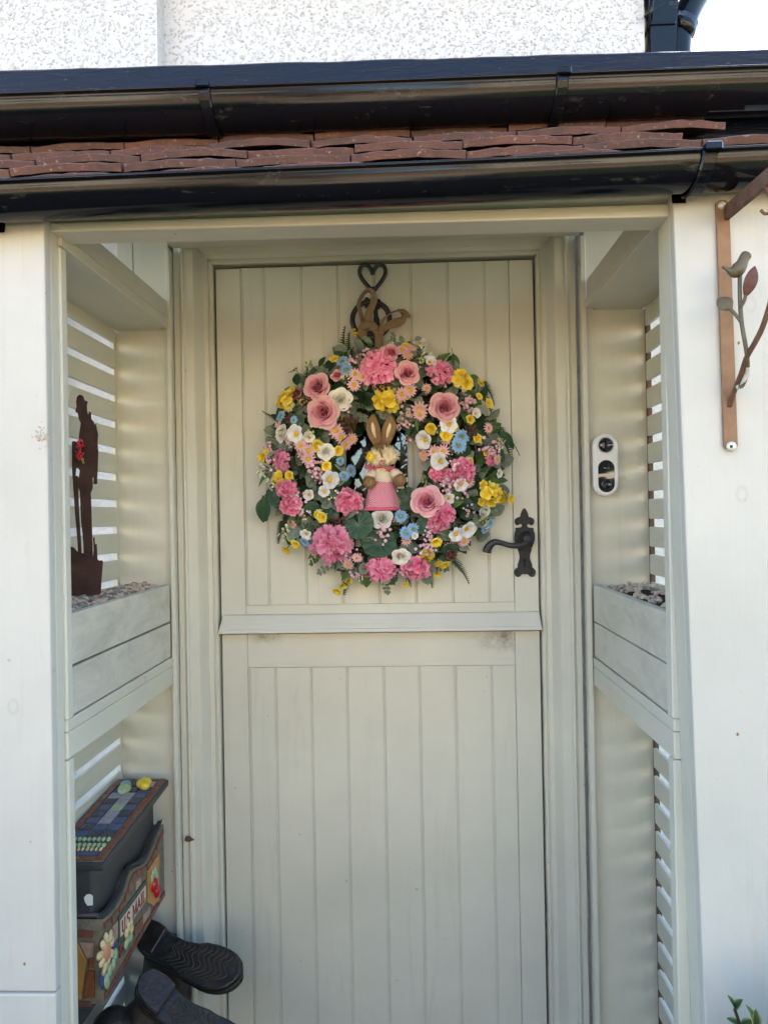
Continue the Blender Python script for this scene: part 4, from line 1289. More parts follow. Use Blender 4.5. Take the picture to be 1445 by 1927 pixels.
# front pocket: ogee top edge traced on the plane x = MX
top_px = [(299.5, 1562), (294, 1583), (287, 1600), (279, 1616), (271, 1626), (262, 1631), (254, 1634), (248, 1641), (242, 1657), (236, 1676), (230, 1690), (220, 1705), (208, 1720), (196, 1731), (187, 1737)]
top = [atx(x, y, MX) for x, y in top_px]
yA, yBk = -0.466, -0.120
top[0].y = yBk; top[-1].y = yA
zbot = lambda y: lerp(0.484, 0.508, (y - yA) / (yBk - yA))
outl = top + [Vector((MX, yA, zbot(yA))), Vector((MX, yBk, zbot(yBk)))]
pock = part('pocket', MB().prism([Vector((MX - 0.1135, q.y, q.z)) for q in outl], (0.1135, 0, 0)), 'grout', mail)
rope = [q + Vector((-0.010, 0, 0.006)) for q in smooth_path(top, 6)]
mb = MB().tube(rope, 0.0045, 8)
for i in range(0, len(rope) - 1):
    for ph in (0.0, 0.5):
        q = rope[i].lerp(rope[i + 1], ph)
        d = (rope[i + 1] - rope[i]).normalized()
        mb.tube([q + Vector((0.0046, 0, 0)) - d * 0.0035 + Vector((0, 0, 0.004)), q + Vector((0.0052, 0, 0)), q + Vector((0.0046, 0, 0)) + d * 0.0035 - Vector((0, 0, 0.004))], 0.0013, 5)
part('rope_trim', mb, 'box_metal', mail)
part('rope_trim', MB().tube([Vector((-0.628, yA + 0.003, top[-1].z + 0.006)), Vector((MX - 0.008, yA + 0.003, top[-1].z + 0.006))], 0.0045, 8), 'box_metal', mail)


def ftile(p_list, mat, h=0.0035):
    """tile on the front face; p_list as (y, z)"""
    part('tile', MB().prism([Vector((MX + 0.0004, y, z)) for y, z in p_list], (h, 0, 0), 0.0008), mat, pock)


# border bricks under the ogee edge and along the bottom
sm = smooth_path(top, 5)
i = 1
while i < len(sm) - 6:
    j = min(i + 5, len(sm) - 2)
    seg = sm[i:j + 1]
    ftile([(q.y, q.z - 0.006) for q in seg] + [(q.y, q.z - 0.018) for q in seg[::-1]], 'tile_brick')
    i = j + 1
nb2 = 7
for i in range(nb2):
    ya, yb = lerp(yA + 0.004, yBk - 0.004, (i + 0.04) / nb2), lerp(yA + 0.004, yBk - 0.004, (i + 0.96) / nb2)
    ftile([(ya, zbot(ya) + 0.004), (yb, zbot(yb) + 0.004), (yb, zbot(yb) + 0.016), (ya, zbot(ya) + 0.016)], 'tile_brick')
# sign
sg = [atx(x, y, MX) for x, y in ((221, 1772), (273, 1706), (273, 1658), (221, 1722))]
yn, yf_ = sg[0].y, sg[1].y
zs0, zs1 = (sg[0].z + sg[1].z) / 2, (sg[2].z + sg[3].z) / 2
ftile([(yn, zs0), (yf_, zs0), (yf_, zs1), (yn, zs1)], 'tile_green', 0.003)
mg = 0.010
signp = part('sign_plate', MB().prism([Vector((MX + 0.0035, y, z)) for y, z in ((yn + mg * .6, zs0 + mg), (yf_ - mg * .6, zs0 + mg), (yf_ - mg * .6, zs1 - mg), (yn + mg * .6, zs1 - mg))], (0.0015, 0, 0)), 'sign_cream', pock)
# lettering U.S. MAIL, serifed strokes; (x,z) units of cap height
LET = {
    'U': (0.78, [[(0.12, 1), (0.12, 0.30), (0.20, 0.08), (0.36, 0.0), (0.52, 0.08), (0.60, 0.30), (0.60, 1)], [(0.0, 1), (0.26, 1)], [(0.48, 1), (0.74, 1)]]),
    '.': (0.24, [[(0.06, 0.06), (0.12, 0.06)]]),
    'S': (0.62, [[(0.50, 0.80), (0.42, 0.97), (0.24, 1.0), (0.08, 0.88), (0.08, 0.68), (0.28, 0.54), (0.46, 0.42), (0.52, 0.22), (0.40, 0.03), (0.20, 0.0), (0.04, 0.18)]]),
    ' ': (0.28, []),
    'M': (0.98, [[(0.12, 0), (0.14, 1), (0.46, 0.10), (0.78, 1), (0.82, 0)], [(0.0, 0), (0.25, 0)], [(0.69, 0), (0.95, 0)], [(0.02, 1), (0.18, 1)], [(0.76, 1), (0.92, 1)]]),
    'A': (0.80, [[(0.08, 0), (0.38, 1), (0.68, 0)], [(0.20, 0.36), (0.56, 0.36)], [(0.0, 0), (0.18, 0)], [(0.56, 0), (0.78, 0)]]),
    'I': (0.38, [[(0.16, 0), (0.16, 1)], [(0.03, 0), (0.29, 0)], [(0.03, 1), (0.29, 1)]]),
    'L': (0.62, [[(0.14, 1), (0.14, 0), (0.54, 0), (0.55, 0.2)], [(0.02, 1), (0.28, 1)], [(0.02, 0), (0.2, 0)]]),
}
txt = 'U.S. MAIL'
wtot = sum(LET[c_][0] for c_ in txt)
cap = (zs1 - zs0 - 2 * mg) * 0.74
ksc = (yf_ - yn - mg * 1.2) * 0.93 / (wtot * cap)
mb = MB()
xx = 0.0
for c_ in txt:
    for st in LET[c_][1]:
        pth = [Vector((MX + 0.0055, yn + mg * .6 + 0.004 + (xx + q[0]) * cap * ksc, zs0 + mg + (zs1 - zs0 - 2 * mg) * 0.13 + q[1] * cap)) for q in st]
        serif = len(st) == 2 and st[0][1] == st[1][1] and c_ != '.' and st[0][1] != 0.36
        mb.tube(pth, 0.0011 if serif else 0.0021, 6, flat=0.5, updir=(1, 0, 0))
    xx += LET[c_][0]
part('lettering', mb, 'letter_red', signp)
# mosaic fill
gr = random.Random(21)


def fquad(px, mat, h=0.0035):
    q = [atx(x, y, MX) for x, y in px]
    ftile([(p_.y, p_.z) for p_ in q], mat, h)


for px, mat in ((((188, 1770), (196, 1758), (197, 1790), (189, 1800)), 'tile_brick'), (((210, 1745), (219, 1733), (219, 1765), (210, 1778)), 'tile_pink'), (((186, 1826), (191, 1826), (196, 1850), (190, 1864), (186, 1856)), 'tile_blue'),
                (((209, 1782), (218, 1768), (221, 1780), (210, 1796)), 'tile_blue'), (((223, 1782), (232, 1768), (232, 1780), (223, 1792)), 'tile_red'), (((223, 1796), (234, 1782), (234, 1790), (223, 1804)), 'tile_brick'),
                (((251, 1745), (259, 1735), (259, 1752), (251, 1762)), 'tile_brick'), (((260, 1733), (266, 1726), (266, 1742), (260, 1751)), 'tile_red'), (((267, 1724), (280, 1706), (280, 1722), (267, 1740)), 'tile_pink'),
                (((254, 1660), (262, 1652), (262, 1665), (254, 1676)), 'tile_pink'), (((276, 1640), (297, 1606), (297, 1660), (298, 1694), (287, 1706), (276, 1700)), 'tile_ochre')):
    fquad(px, mat)


def relief(px, py, r_, mat, sc_=(0.4, 1, 1), nm='relief'):
    part(nm, MB().ball(atx(px, py, MX + 0.004), r_, 10, 6, sc_), mat, pock)


mb = MB()
for k in range(9):
    a = 2 * math.pi * k / 9
    c_ = atx(199, 1792, MX + 0.005)
    e_ = Vector((0, math.cos(a + 0.2 * gr.random()), math.sin(a + 0.2 * gr.random()))); l_ = gr.uniform(0.030, 0.042)
    mb.tube([c_ + e_ * 0.010, c_ + e_ * l_ * 0.6 + Vector((0.002, 0, 0)), c_ + e_ * l_ * 0.9, c_ + e_ * l_], [0.004, 0.0085, 0.007, 0.002], 8, flat=0.5, updir=(1, 0, 0))
part('flower_relief', mb, 'glaze_cream', pock)
part('flower_relief', MB().ball(atx(199, 1792, MX + 0.006), 0.016, 12, 7, (0.5, 1, 1.2)), 'glaze_centre', pock)
mb = MB()
for x, y in ((200, 1845), (206, 1828), (213, 1815), (216, 1798), (202, 1850)):
    mb.ball(atx(x, y, MX + 0.004), 0.012, 8, 5, (0.4, 0.8, 1.1))
part('leaf_relief', mb, 'glaze_leaf', pock)
mb = MB()
for x, y in ((241, 1745), (246, 1738), (238, 1757), (247, 1748)):
    mb.ball(atx(x, y, MX + 0.005), 0.010, 8, 5, (0.5, 0.8, 1.1))
part('bud_relief', mb, 'glaze_cream', pock)
mb = MB()
for x, y in ((240, 1770), (246, 1764), (237, 1778)):
    mb.ball(atx(x, y, MX + 0.004), 0.0105, 8, 5, (0.4, 0.8, 1.1))
part('leaf_relief', mb, 'glaze_leaf', pock)
mb = MB()
for x, y in ((289, 1645), (294, 1650), (286, 1655), (292, 1640)):
    mb.ball(atx(x, y, MX + 0.004), 0.0095, 8, 5, (0.4, 0.8, 1.2))
part('leaf_relief', mb, 'glaze_leaf', pock)
part('strawberry', MB().ball(atx(290, 1666, MX + 0.006), 0.014, 14, 8, (0.7, 0.9, 1.1)).ball(atx(295, 1678, MX + 0.006), 0.012, 14, 8, (0.7, 0.9, 1.2)), 'glaze_red', pock)


def etile(px, mat, h=0.0035):
    """tile on the end face towards the viewer"""
    part('tile', MB().prism([at(x, y, yA - 0.0004) for x, y in px][::-1], (0, -h, 0), 0.0008), mat, pock)


etile(((130, 1748), (176, 1752), (175, 1766), (130, 1762)), 'tile_brick')
etile(((150, 1773), (177, 1775), (176, 1800), (164, 1802)), 'tile_pink')
etile(((130, 1775), (148, 1776), (164, 1808), (158, 1850), (154, 1880), (130, 1878)), 'tile_ochre')
etile(((168, 1804), (178, 1803), (178, 1821), (167, 1821)), 'tile_red')
etile(((165, 1826), (179, 1827), (179, 1878), (158, 1879)), 'tile_red')
etile(((130, 1884), (170, 1884), (172, 1894), (130, 1895)), 'tile_brick')
part('chipped_paint', MB().prism([at(x, y, -0.4625) for x, y in ((158, 1690), (163, 1684), (170, 1683), (175, 1687), (175, 1704), (165, 1705), (160, 1698))], (0, -0.0006, 0)), 'white_plastic', mail)
part('under_body', MB().hexa([Vector(q) for q in [(-0.629, -0.44, 0.40), (-0.585, -0.44, 0.40), (-0.629, -0.14, 0.40), (-0.585, -0.14, 0.40), (-0.629, -0.455, 0.499), (-0.530, -0.455, 0.499), (-0.629, -0.13, 0.499), (-0.530, -0.13, 0.499)]]), 'box_metal', mail)


# ------------------------------------------------------------------ boots standing upside down
def boot(label, heel, toe, nrm, shaft_dir, mat_u, L_=0.285, mud=False, flip=1):
    heel, toe = Vector(heel), Vector(toe)
    t_ = (toe - heel).normalized()
    nv_ = Vector(nrm); nv_ = (nv_ - t_ * nv_.dot(t_)).normalized()     # sole normal
    s_ = t_.cross(nv_) * flip
    base = heel
    def W_(x, y, z):   # x towards toe, y sideways, z away from the sole plane (negative = outwards, the tread side)
        return base + t_ * x + s_ * y - nv_ * z
    bt = thing('boot', heel, label, 'boot', 'muddy boots by the door')
    # outline of the sole
    def hw(x):
        s = x / L_
        pts = [(0.0, 0.0), (0.02, 0.018), (0.07, 0.029), (0.18, 0.034), (0.32, 0.030), (0.45, 0.031), (0.62, 0.042), (0.75, 0.046), (0.86, 0.043), (0.94, 0.031), (0.985, 0.014), (1.0, 0.0)]
        for (a, b_), (c_, d) in zip(pts, pts[1:]):
            if a <= s <= c_:
                return lerp(b_, d, (s - a) / (c_ - a))
        return 0.0
    off = lambda x: 0.010 * math.sin(math.pi * x / L_) * flip - (0.004 if x > L_ * 0.6 else 0)
    xs_ = [L_ * (0.5 - 0.5 * math.cos(math.pi * i / 26)) for i in range(27)]
    outl = [(x, off(x) + hw(x)) for x in xs_] + [(x, off(x) - hw(x)) for x in xs_[::-1][1:-1]]
    part('sole', MB().prism([W_(x, y, 0.0) for x, y in outl], -nv_ * 0.015, 0.003), 'boot_rubber', bt)
    part('heel', MB().prism([W_(x, y * 0.97, -0.022) for x, y in outl if x < L_ * 0.29], -nv_ * 0.0235, 0.003), 'boot_rubber', bt)
    # tread bars
    mb = MB()
    for k in range(11):
        x0_ = L_ * (0.40 + 0.048 * k)
        ww = hw(min(x0_, L_ * 0.985)) * 0.80
        pth_ = [W_(min(x0_ + 0.009 * math.sin(u * 5.2) - 0.010 * u * u, L_ - 0.008), off(x0_) + u * ww, -0.0012) for u in [q / 8 - 1 for q in range(17)]]
        mb.tube(pth_, 0.0022, 6)
    for rr in (0.008, 0.013):
        c0 = L_ * 0.36
        mb.tube([W_(c0 + rr * math.cos(a), off(c0) + rr * math.sin(a), -0.0005) for a in [2 * math.pi * i / 16 for i in range(16)]], 0.0013, 6, closed=True)
    part('tread', mb, 'boot_mud', bt)
    # welt
    part('welt', MB().prism([W_(x + (0.002 if x > L_ / 2 else -0.002), y * 1.05, 0.0155) for x, y in outl], -nv_ * 0.006, 0.0015), 'boot_rubber', bt)
    # upper of the foot: lofted arches
    rings, n_ = [], 14
    vv, ff = [], []
    for i, x in enumerate(xs_[1:-1]):
        s = x / L_
        h = lerp(0.095, 0.040, min(1, max(0, (s - 0.25) / 0.6))) if s > 0.25 else 0.100
        if s > 0.9: h *= max(0.25, math.sqrt(max(0.0, 1 - ((s - 0.9) / 0.105) ** 2)))
        if s < 0.05: h *= 0.9
        for j in range(n_ + 1):
            a = math.pi * j / n_
            wv = 1 + 0.05 * noise.noise((s * 9, a * 2, 3.0))
            vv.append(W_(x, off(x) + hw(x) * 1.0 * math.cos(a) * wv, 0.020 + h * math.sin(a) ** 0.8 * wv))
    m_ = n_ + 1
    for i in range(len(xs_) - 3):
        for j in range(n_):
            ff.append((i * m_ + j, i * m_ + j + 1, (i + 1) * m_ + j + 1, (i + 1) * m_ + j))
    part('upper', MB().add(vv, ff, 0.5, True), mat_u, bt)
    # shaft
    sd_ = Vector(shaft_dir).normalized()
    c0 = W_(L_ * 0.20, 0, 0.055)
    pth_ = [c0, c0 + sd_ * 0.06, c0 + sd_ * 0.13, c0 + sd_ * 0.22]
    part('shaft', MB().tube(smooth_path(pth_, 5), [0.044 + 0.0016 * i for i in range(16)], 18), mat_u, bt)
    part('piping', MB().tube([c0 + sd_ * 0.075 + (t_ * math.cos(a) + s_ * math.sin(a)) * 0.049 for a in [2 * math.pi * i / 30 for i in range(30)]], 0.0035, 6, closed=True), 'boot_rubber', bt)
    return bt


boot('upturned dark rubber boot with wavy tread, toe towards the door', at(260, 1750, -0.115), at(425, 1828, -0.205), (0.18, -0.68, 0.72), (-0.10, 0.35, -0.93), 'boot_upper')
boot('muddy upturned boot lying nearest the camera below the tread boot', at(262, 1842, -0.30), at(424, 1958, -0.335), (0.42, -0.62, 0.66), (-0.62, -0.10, -0.78), 'boot_upper', mud=True, flip=-1)
bt3 = thing('boot', at(215, 1990, -0.36), 'dark boot toe half hidden under the mail box', 'boot', 'muddy boots by the door')
part('toe_cap', MB().ball(at(210, 1935, -0.36), 0.042, 18, 10, (0.95, 1.1, 0.85)), 'boot_rubber', bt3)
part('shaft', MB().tube(smooth_path([at(205, 1945, -0.33), at(190, 1985, -0.30), at(180, 2060, -0.28)], 5), 0.037, 14), 'boot_rubber', bt3)

# ------------------------------------------------------------------ flowers: unit meshes (radius 1, facing +Z)
fr = random.Random(99)


def petal(mb, ang, half, rho, zf, n=5, m_=5, f0=0.0, f1=1.0, tilt=0.0):
    """rho(u,v), zf(u,v) in cylindrical coordinates around +Z"""
    def fn(u, v):
        uu = u * 2 - 1
        a = ang + half * uu
        r_ = rho(uu, v); z = zf(uu, v)
        return Vector((r_ * math.cos(a), r_ * math.sin(a), z)), min(1, max(0, lerp(f0, f1, v)))
    mb.grid(fn, n, m_)


def rose_mesh(seed, open_=1.0):
    """tight spiral heart, then rings of cupped petals with rolled, slightly pointed rims"""
    rg = random.Random(seed)
    mb = MB()
    # rim radius, petals, rim height, base radius share, roll
    rings = [(0.07, 2, 0.60, 0.8, 0.02), (0.15, 3, 0.60, 0.75, 0.03), (0.25, 3, 0.58, 0.62, 0.04), (0.37, 4, 0.55, 0.60, 0.06), (0.51, 4, 0.49, 0.56, 0.09), (0.67, 5, 0.40, 0.52, 0.13), (0.85, 5, 0.27, 0.46, 0.15)]
    a0_ = rg.uniform(0, 6)
    mb.lathe([(0.30, -0.42), (0.20, 0.0), (0.10, 0.36), (0.03, 0.52), (0.0, 0.54)], (0, 0, 0), 'z', 12, fac=0.1, closed=False)
    for ri, (Rr, cnt, H, bs, curl) in enumerate(rings):
        a0_ += 1.1 + rg.uniform(-.2, .2)
        for k in range(cnt):
            ang = a0_ + 2 * math.pi * k / cnt + rg.uniform(-0.16, 0.16)
            half = math.pi / cnt * (1.3 if ri < 4 else 1.34)
            jr = rg.uniform(-0.05, 0.05) * Rr; jh = rg.uniform(-0.05, 0.04)
            wob = rg.uniform(0, 6); pt = rg.uniform(0.02, 0.06) * (0.5 + Rr)
            rim = 0.48 + 0.50 * ri / 6
            def fn(u, v):
                uu = u * 2 - 1
                a = ang + half * uu * (0.55 + 0.45 * min(1, v * 1.6))
                edge = 1 - 0.22 * abs(uu) ** 2.6               # petals are round: their corners drop away
                vv_ = v * edge
                roll = max(0, vv_ - 0.70) / 0.30
                rad = (Rr + jr) * (bs + (1 - bs) * vv_ ** 1.25) * open_ + curl * roll ** 1.5 + pt * max(0, 1 - abs(uu) * 2.2) * v ** 5 + 0.09 * Rr * uu + 0.02 * math.sin(uu * 5 + wob) * v * Rr
                z = -0.42 + (H + jh + 0.42) * vv_ ** 0.85 - curl * 1.0 * roll ** 2
                fac = 0.02 if vv_ < 0.35 else 0.02 + (rim - 0.02) * ((vv_ - 0.35) / 0.65) ** 1.1
                if v > 0.93 and ri > 2: fac = min(1, fac + 0.10)
                return Vector((rad * math.cos(a), rad * math.sin(a), z)), fac
            mb.grid(fn, 9, 9)
    return mb.mesh('rose')


def ruffle_mesh(seed, cnt, wid, spread=1.15, notch=0.15, flat=0.8):
    """peony / chrysanthemum ball: many small cupped ruffled petals"""
    rg = random.Random(seed)
    mb = MB()
    ga = math.pi * (3 - math.sqrt(5))
    for k in range(cnt):
        t_ = (k + 0.5) / cnt
        th = math.acos(1 - t_ * spread) if t_ * spread < 2 else math.pi / 2
        ph = k * ga + rg.uniform(-0.25, 0.25)
        d = Vector((math.sin(th) * math.cos(ph), math.sin(th) * math.sin(ph), math.cos(th) * flat))
        d = (d + Vector((rg.uniform(-.13, .13), rg.uniform(-.13, .13), rg.uniform(-.1, .1))))
        tang = Vector((-math.sin(ph), math.cos(ph), 0))
        tang = (tang + Vector((rg.uniform(-.5, .5), rg.uniform(-.5, .5), rg.uniform(-.5, .5)))).normalized()
        outn = d.normalized()
        cup = outn.cross(tang).normalized()
        ln = rg.uniform(0.88, 1.06)
        w_ = wid * rg.uniform(0.75, 1.2)
        ph1 = rg.uniform(0, 6)
        eth = Vector((math.cos(th) * math.cos(ph), math.cos(th) * math.sin(ph), -math.sin(th)))
        eth = (eth + tang * rg.uniform(-0.8, 0.8)).normalized()
        sd_ = outn.cross(eth).normalized()
        lift = rg.uniform(0.16, 0.34)
        shade = rg.uniform(0.75, 1.0)
        def fn(u, v):
            uu = u * 2 - 1
            ww = w_ * (0.45 + 0.75 * v ** 0.8)
            l = d * (0.70 + lift * v) * ln + eth * (v - 0.6) * w_ * 2.2 * (1 - notch * uu * uu + 0.10 * math.sin(uu * 8 + ph1))
            return l + sd_ * uu * ww + outn * (0.22 * uu * uu * w_ + 0.06 * math.sin(uu * 7 + ph1) * v), shade * lerp(0.0, 1.0, v ** 0.8)
        mb.grid(fn, 4, 3)
    return mb.mesh('ruffle')


def disc_flower(seed, cnt, wid, ln0=0.22, cup=0.12, layers=1, droop=0.1, blunt=0.5, nu=2, nv=4, jit=0.12, f0=0.0):
    rg = random.Random(seed)
    mb = MB()
    for la in range(layers):
        for k in range(cnt):
            ang = 2 * math.pi * (k + 0.5 * la) / cnt + rg.uniform(-jit, jit) * 2 / cnt * 3
            ln = rg.uniform(0.88, 1.05) * (1 - 0.12 * la)
            lift = cup + rg.uniform(-0.05, 0.07) + 0.08 * la
            tw = rg.uniform(-0.18, 0.18)
            ca, sa = math.cos(ang), math.sin(ang)
            w_ = wid * rg.uniform(0.9, 1.1)
            p1 = rg.uniform(0, 6)
            def fn(u, v):
                uu = u * 2 - 1
                r_ = ln0 * 0.6 + (ln - ln0 * 0.6) * v - 0.06 * uu * uu * v
                ww = w_ * (math.sin(math.pi * (0.12 + 0.80 * v ** blunt)) ** 0.6)
                z = lift * math.sin(v * 1.9) - droop * v * v + tw * uu * ww + 0.10 * uu * uu * ww + 0.05 * wid * math.sin(uu * 5 + p1) * v
                return Vector((ca * r_ - sa * uu * ww, sa * r_ + ca * uu * ww, z)), lerp(f0, 1.0, v)
            mb.grid(fn, nu, nv)
    return mb.mesh('disc_flower')


def floret_cluster(seed, cnt, rf, dome=0.75, petals=4, flat=0.75):
    rg = random.Random(seed)
    mb = MB()
    ga = math.pi * (3 - math.sqrt(5))
    for k in range(cnt):
        t_ = (k + 0.5) / cnt
        th = math.acos(1 - t_ * 1.0)
        ph = k * ga + rg.uniform(-.2, .2)
        d = Vector((math.sin(th) * math.cos(ph), math.sin(th) * math.sin(ph), math.cos(th)))
        c_ = Vector((d.x * dome, d.y * dome, d.z * dome * flat - 0.1))
        q = (d + Vector((rg.uniform(-.3, .3), rg.uniform(-.3, .3), rg.uniform(-.1, .4)))).to_track_quat('Z', 'Y') @ Quaternion((0, 0, 1), rg.uniform(0, 6.28))
        for p_ in range(petals):
            ang = 2 * math.pi * p_ / petals
            rr = rf * rg.uniform(0.85, 1.15)
            p1 = rg.uniform(0, 6)
            def fn(u, v):
                uu = u * 2 - 1
                ww = rr * 0.62 * (math.sin(math.pi * (0.10 + 0.80 * v ** 0.7)) ** 0.5)
                r_ = rr * v * (1 - 0.12 * uu * uu)
                loc = Vector((math.cos(ang) * r_ - math.sin(ang) * uu * ww, math.sin(ang) * r_ + math.cos(ang) * uu * ww, 0.28 * rr * v * v + 0.16 * rr * uu * uu * v + 0.09 * rr * math.sin(uu * 4 + p1) * v))
                return c_ + q @ loc, lerp(0.05, 1.0, v)
            mb.grid(fn, 3, 3)
    return mb.mesh('floret_cluster')


def berry_mesh(seed, cnt, rb, spread=1.0, stems=True):
    rg = random.Random(seed)
    bs, st = MB(), MB()
    for k in range(cnt):
        a = rg.uniform(0, 6.28); rr = math.sqrt(rg.random()) * spread
        p_ = Vector((rr * math.cos(a), rr * math.sin(a), 0.35 + 0.45 * (1 - rr * rr) + rg.uniform(-.2, .2)))
        r_ = rb * rg.uniform(0.75, 1.15)
        bs.ball(p_, r_, 8, 5, fac=rg.random())
        bs.ball(p_ + Vector((0, 0, r_ * 0.92)), r_ * 0.16, 5, 3, fac=0.0)
        st.tube([Vector((p_.x * 0.3, p_.y * 0.3, -0.6)), Vector((p_.x * 0.75, p_.y * 0.75, 0.0)), p_], [0.035, 0.03, 0.022], 5)
    return bs.mesh('berries'), st.mesh('berry_stems')


def leaf_mesh(wid, fold=0.25, curl=0.25, seed=0, tip=1.0, nv=7):
    rg = random.Random(seed)
    mb = MB()
    p1 = rg.uniform(0, 6)
    def fn(u, v):
        uu = u * 2 - 1
        prof_ = (math.sin(math.pi * v ** (0.75 if tip < 1 else 0.85)) ** (0.62 if tip < 1 else 0.9))
        ww = wid * max(prof_, 0.03)
        return Vector((uu * ww, v, fold * abs(uu) * ww - curl * (v - 0.25) ** 2 + 0.06 * wid * math.sin(v * 9 + p1) * uu)), (0.0 if abs(uu) < 0.01 else 0.55 + 0.45 * abs(uu) ** 3)
    mb.grid(fn, 4, nv)
    mb.tube([Vector((0, -0.25, -0.03)), Vector((0, 0, 0)), Vector((0, 0.5, -curl * 0.05 + 0.002))], [0.018, 0.016, 0.006], 5, fac=0.3)
    return mb.mesh('leaf')


def galax_mesh(seed):
    mb = MB()
    rg = random.Random(seed)
    n, m_ = 44, 7
    vv, cc, ff = [], [], []
    for i in range(m_ + 1):
        s = i / m_
        for j in range(n + 1):
            a = lerp(0.16, 2 * math.pi - 0.16, j / n)
            r_ = s * (1 + 0.025 * math.sin(a * 17) * s - 0.10 * math.exp(-((min(a, 2 * math.pi - a)) / 0.35) ** 2))
            z = 0.16 * s * s + 0.045 * math.sin(a * 11) * s - 0.10 * s ** 4 - 0.12 * (1 - s) * 0.5
            vv.append((r_ * math.cos(a + 1.57), r_ * math.sin(a + 1.57), z))
            vein = max(0.0, math.cos(a * 11)) ** 6
            cc.append(min(1, max(0, 0.62 + 0.35 * s * s - 0.34 * vein * (1 - s * 0.6) - 0.5 * (1 - s) ** 3)))
    for i in range(m_):
        for j in range(n):
            a = i * (n + 1) + j
            ff.append((a, a + 1, a + n + 2, a + n + 1))
    mb.add(vv, ff, cc, True)
    return mb.mesh('galax_leaf')


def fern_mesh(seed, cnt=15, curve=0.25, wid=0.2):
    mb = MB()
    rg = random.Random(seed)
    spine = lambda s: Vector((curve * s * s, s, -0.12 * s * s))
    mb.tube([spine(i / 12) for i in range(13)], [0.016 * (1 - 0.7 * i / 12) for i in range(13)], 5, fac=0.2)
    for k in range(cnt):
        s = 0.12 + 0.86 * k / (cnt - 1)
        for sd in (-1, 1):
            L1 = wid * (1 - 0.75 * s) * rg.uniform(0.85, 1.1)
            p_ = spine(s)
            dr = Vector((sd * 0.82, 0.62, rg.uniform(-0.2, 0.25))).normalized()
            pr = Vector((0.62, -0.82 * sd, 0)).normalized()
            mb.grid(lambda u, v: (p_ + dr * L1 * v + pr * (u - 0.5) * 0.055 * (1 - v ** 1.6) * (1 - 0.4 * s) + Vector((0, 0, -0.03 * v * v)), 0.4 + 0.5 * v), 1, 3)
    return mb.mesh('fern_frond')


def centre_mesh(seed, r_=0.3, h=0.16):
    mb = MB()
    rg = random.Random(seed)
    mb.lathe([(r_, 0.02), (r_ * 1.02, h * 0.45), (r_ * 0.8, h * 0.85), (r_ * 0.45, h), (0.0, h * 0.95)], (0, 0, 0), 'z', 14, closed=False)
    for k in range(26):
        a = k * 2.4; rr = r_ * math.sqrt(k / 26)
        mb.ball((rr * math.cos(a), rr * math.sin(a), h * (1.0 - 0.5 * (rr / r_) ** 2)), r_ * 0.14, 5, 3, fac=rg.random())
    return mb.mesh('flower_centre')


M_ROSE = [rose_mesh(s) for s in (1, 2, 3)]
M_BUD = rose_mesh(8, 0.8)
M_PEONY = [ruffle_mesh(4, 130, 0.145), ruffle_mesh(5, 100, 0.165)]
M_CARN = [floret_cluster(6, 15, 0.52, 0.62), floret_cluster(7, 12, 0.56, 0.58)]
M_DAISY = [disc_flower(11, 12, 0.19, layers=1, cup=0.16, droop=0.12), disc_flower(12, 13, 0.17, cup=0.22, droop=0.2)]
M_BLUE = [disc_flower(13, 13, 0.15, cup=0.3, droop=0.2, layers=2)]
M_ANEM = [disc_flower(14, 6, 0.50, cup=0.42, droop=0.12, nu=5, nv=5, blunt=0.75), disc_flower(15, 5, 0.56, cup=0.5, droop=0.05, nu=5, nv=5, blunt=0.75)]
M_BUTT = [disc_flower(16, 5, 0.50, cup=0.55, droop=0.12, nu=4, nv=4, blunt=0.75, layers=2), disc_flower(17, 6, 0.42, cup=0.7, droop=0.2, nu=4, nv=4, blunt=0.75, layers=2)]
M_YCLU = [floret_cluster(18, 9, 0.56, 0.6, 4), floret_cluster(19, 7, 0.6, 0.55, 4)]
M_BERRY = [berry_mesh(20 + k, c_, 0.205) for k, c_ in enumerate((11, 13, 9))]
M_WBERRY = [berry_mesh(30 + k, c_, 0.15) for k, c_ in enumerate((8, 9))]
M_CONE = [berry_mesh(35, 34, 0.19, 0.85)[0]]
M_LEAF_S = [leaf_mesh(0.30, 0.3, 0.35, 1), leaf_mesh(0.36, 0.2, 0.2, 2), leaf_mesh(0.42, 0.25, 0.3, 3, 0.8)]
M_LEAF_L = [leaf_mesh(0.20, 0.4, 0.4, 4), leaf_mesh(0.16, 0.3, 0.6, 5)]
M_LEAF_R = [leaf_mesh(0.46, 0.15, 0.15, 6, 0.8), leaf_mesh(0.5, 0.2, 0.25, 7, 0.8)]
M_GALAX = galax_mesh(3)
M_FERN = [fern_mesh(1, 17, 0.25, 0.32), fern_mesh(2, 19, -0.2, 0.26), fern_mesh(3, 16, 0.4, 0.24)]


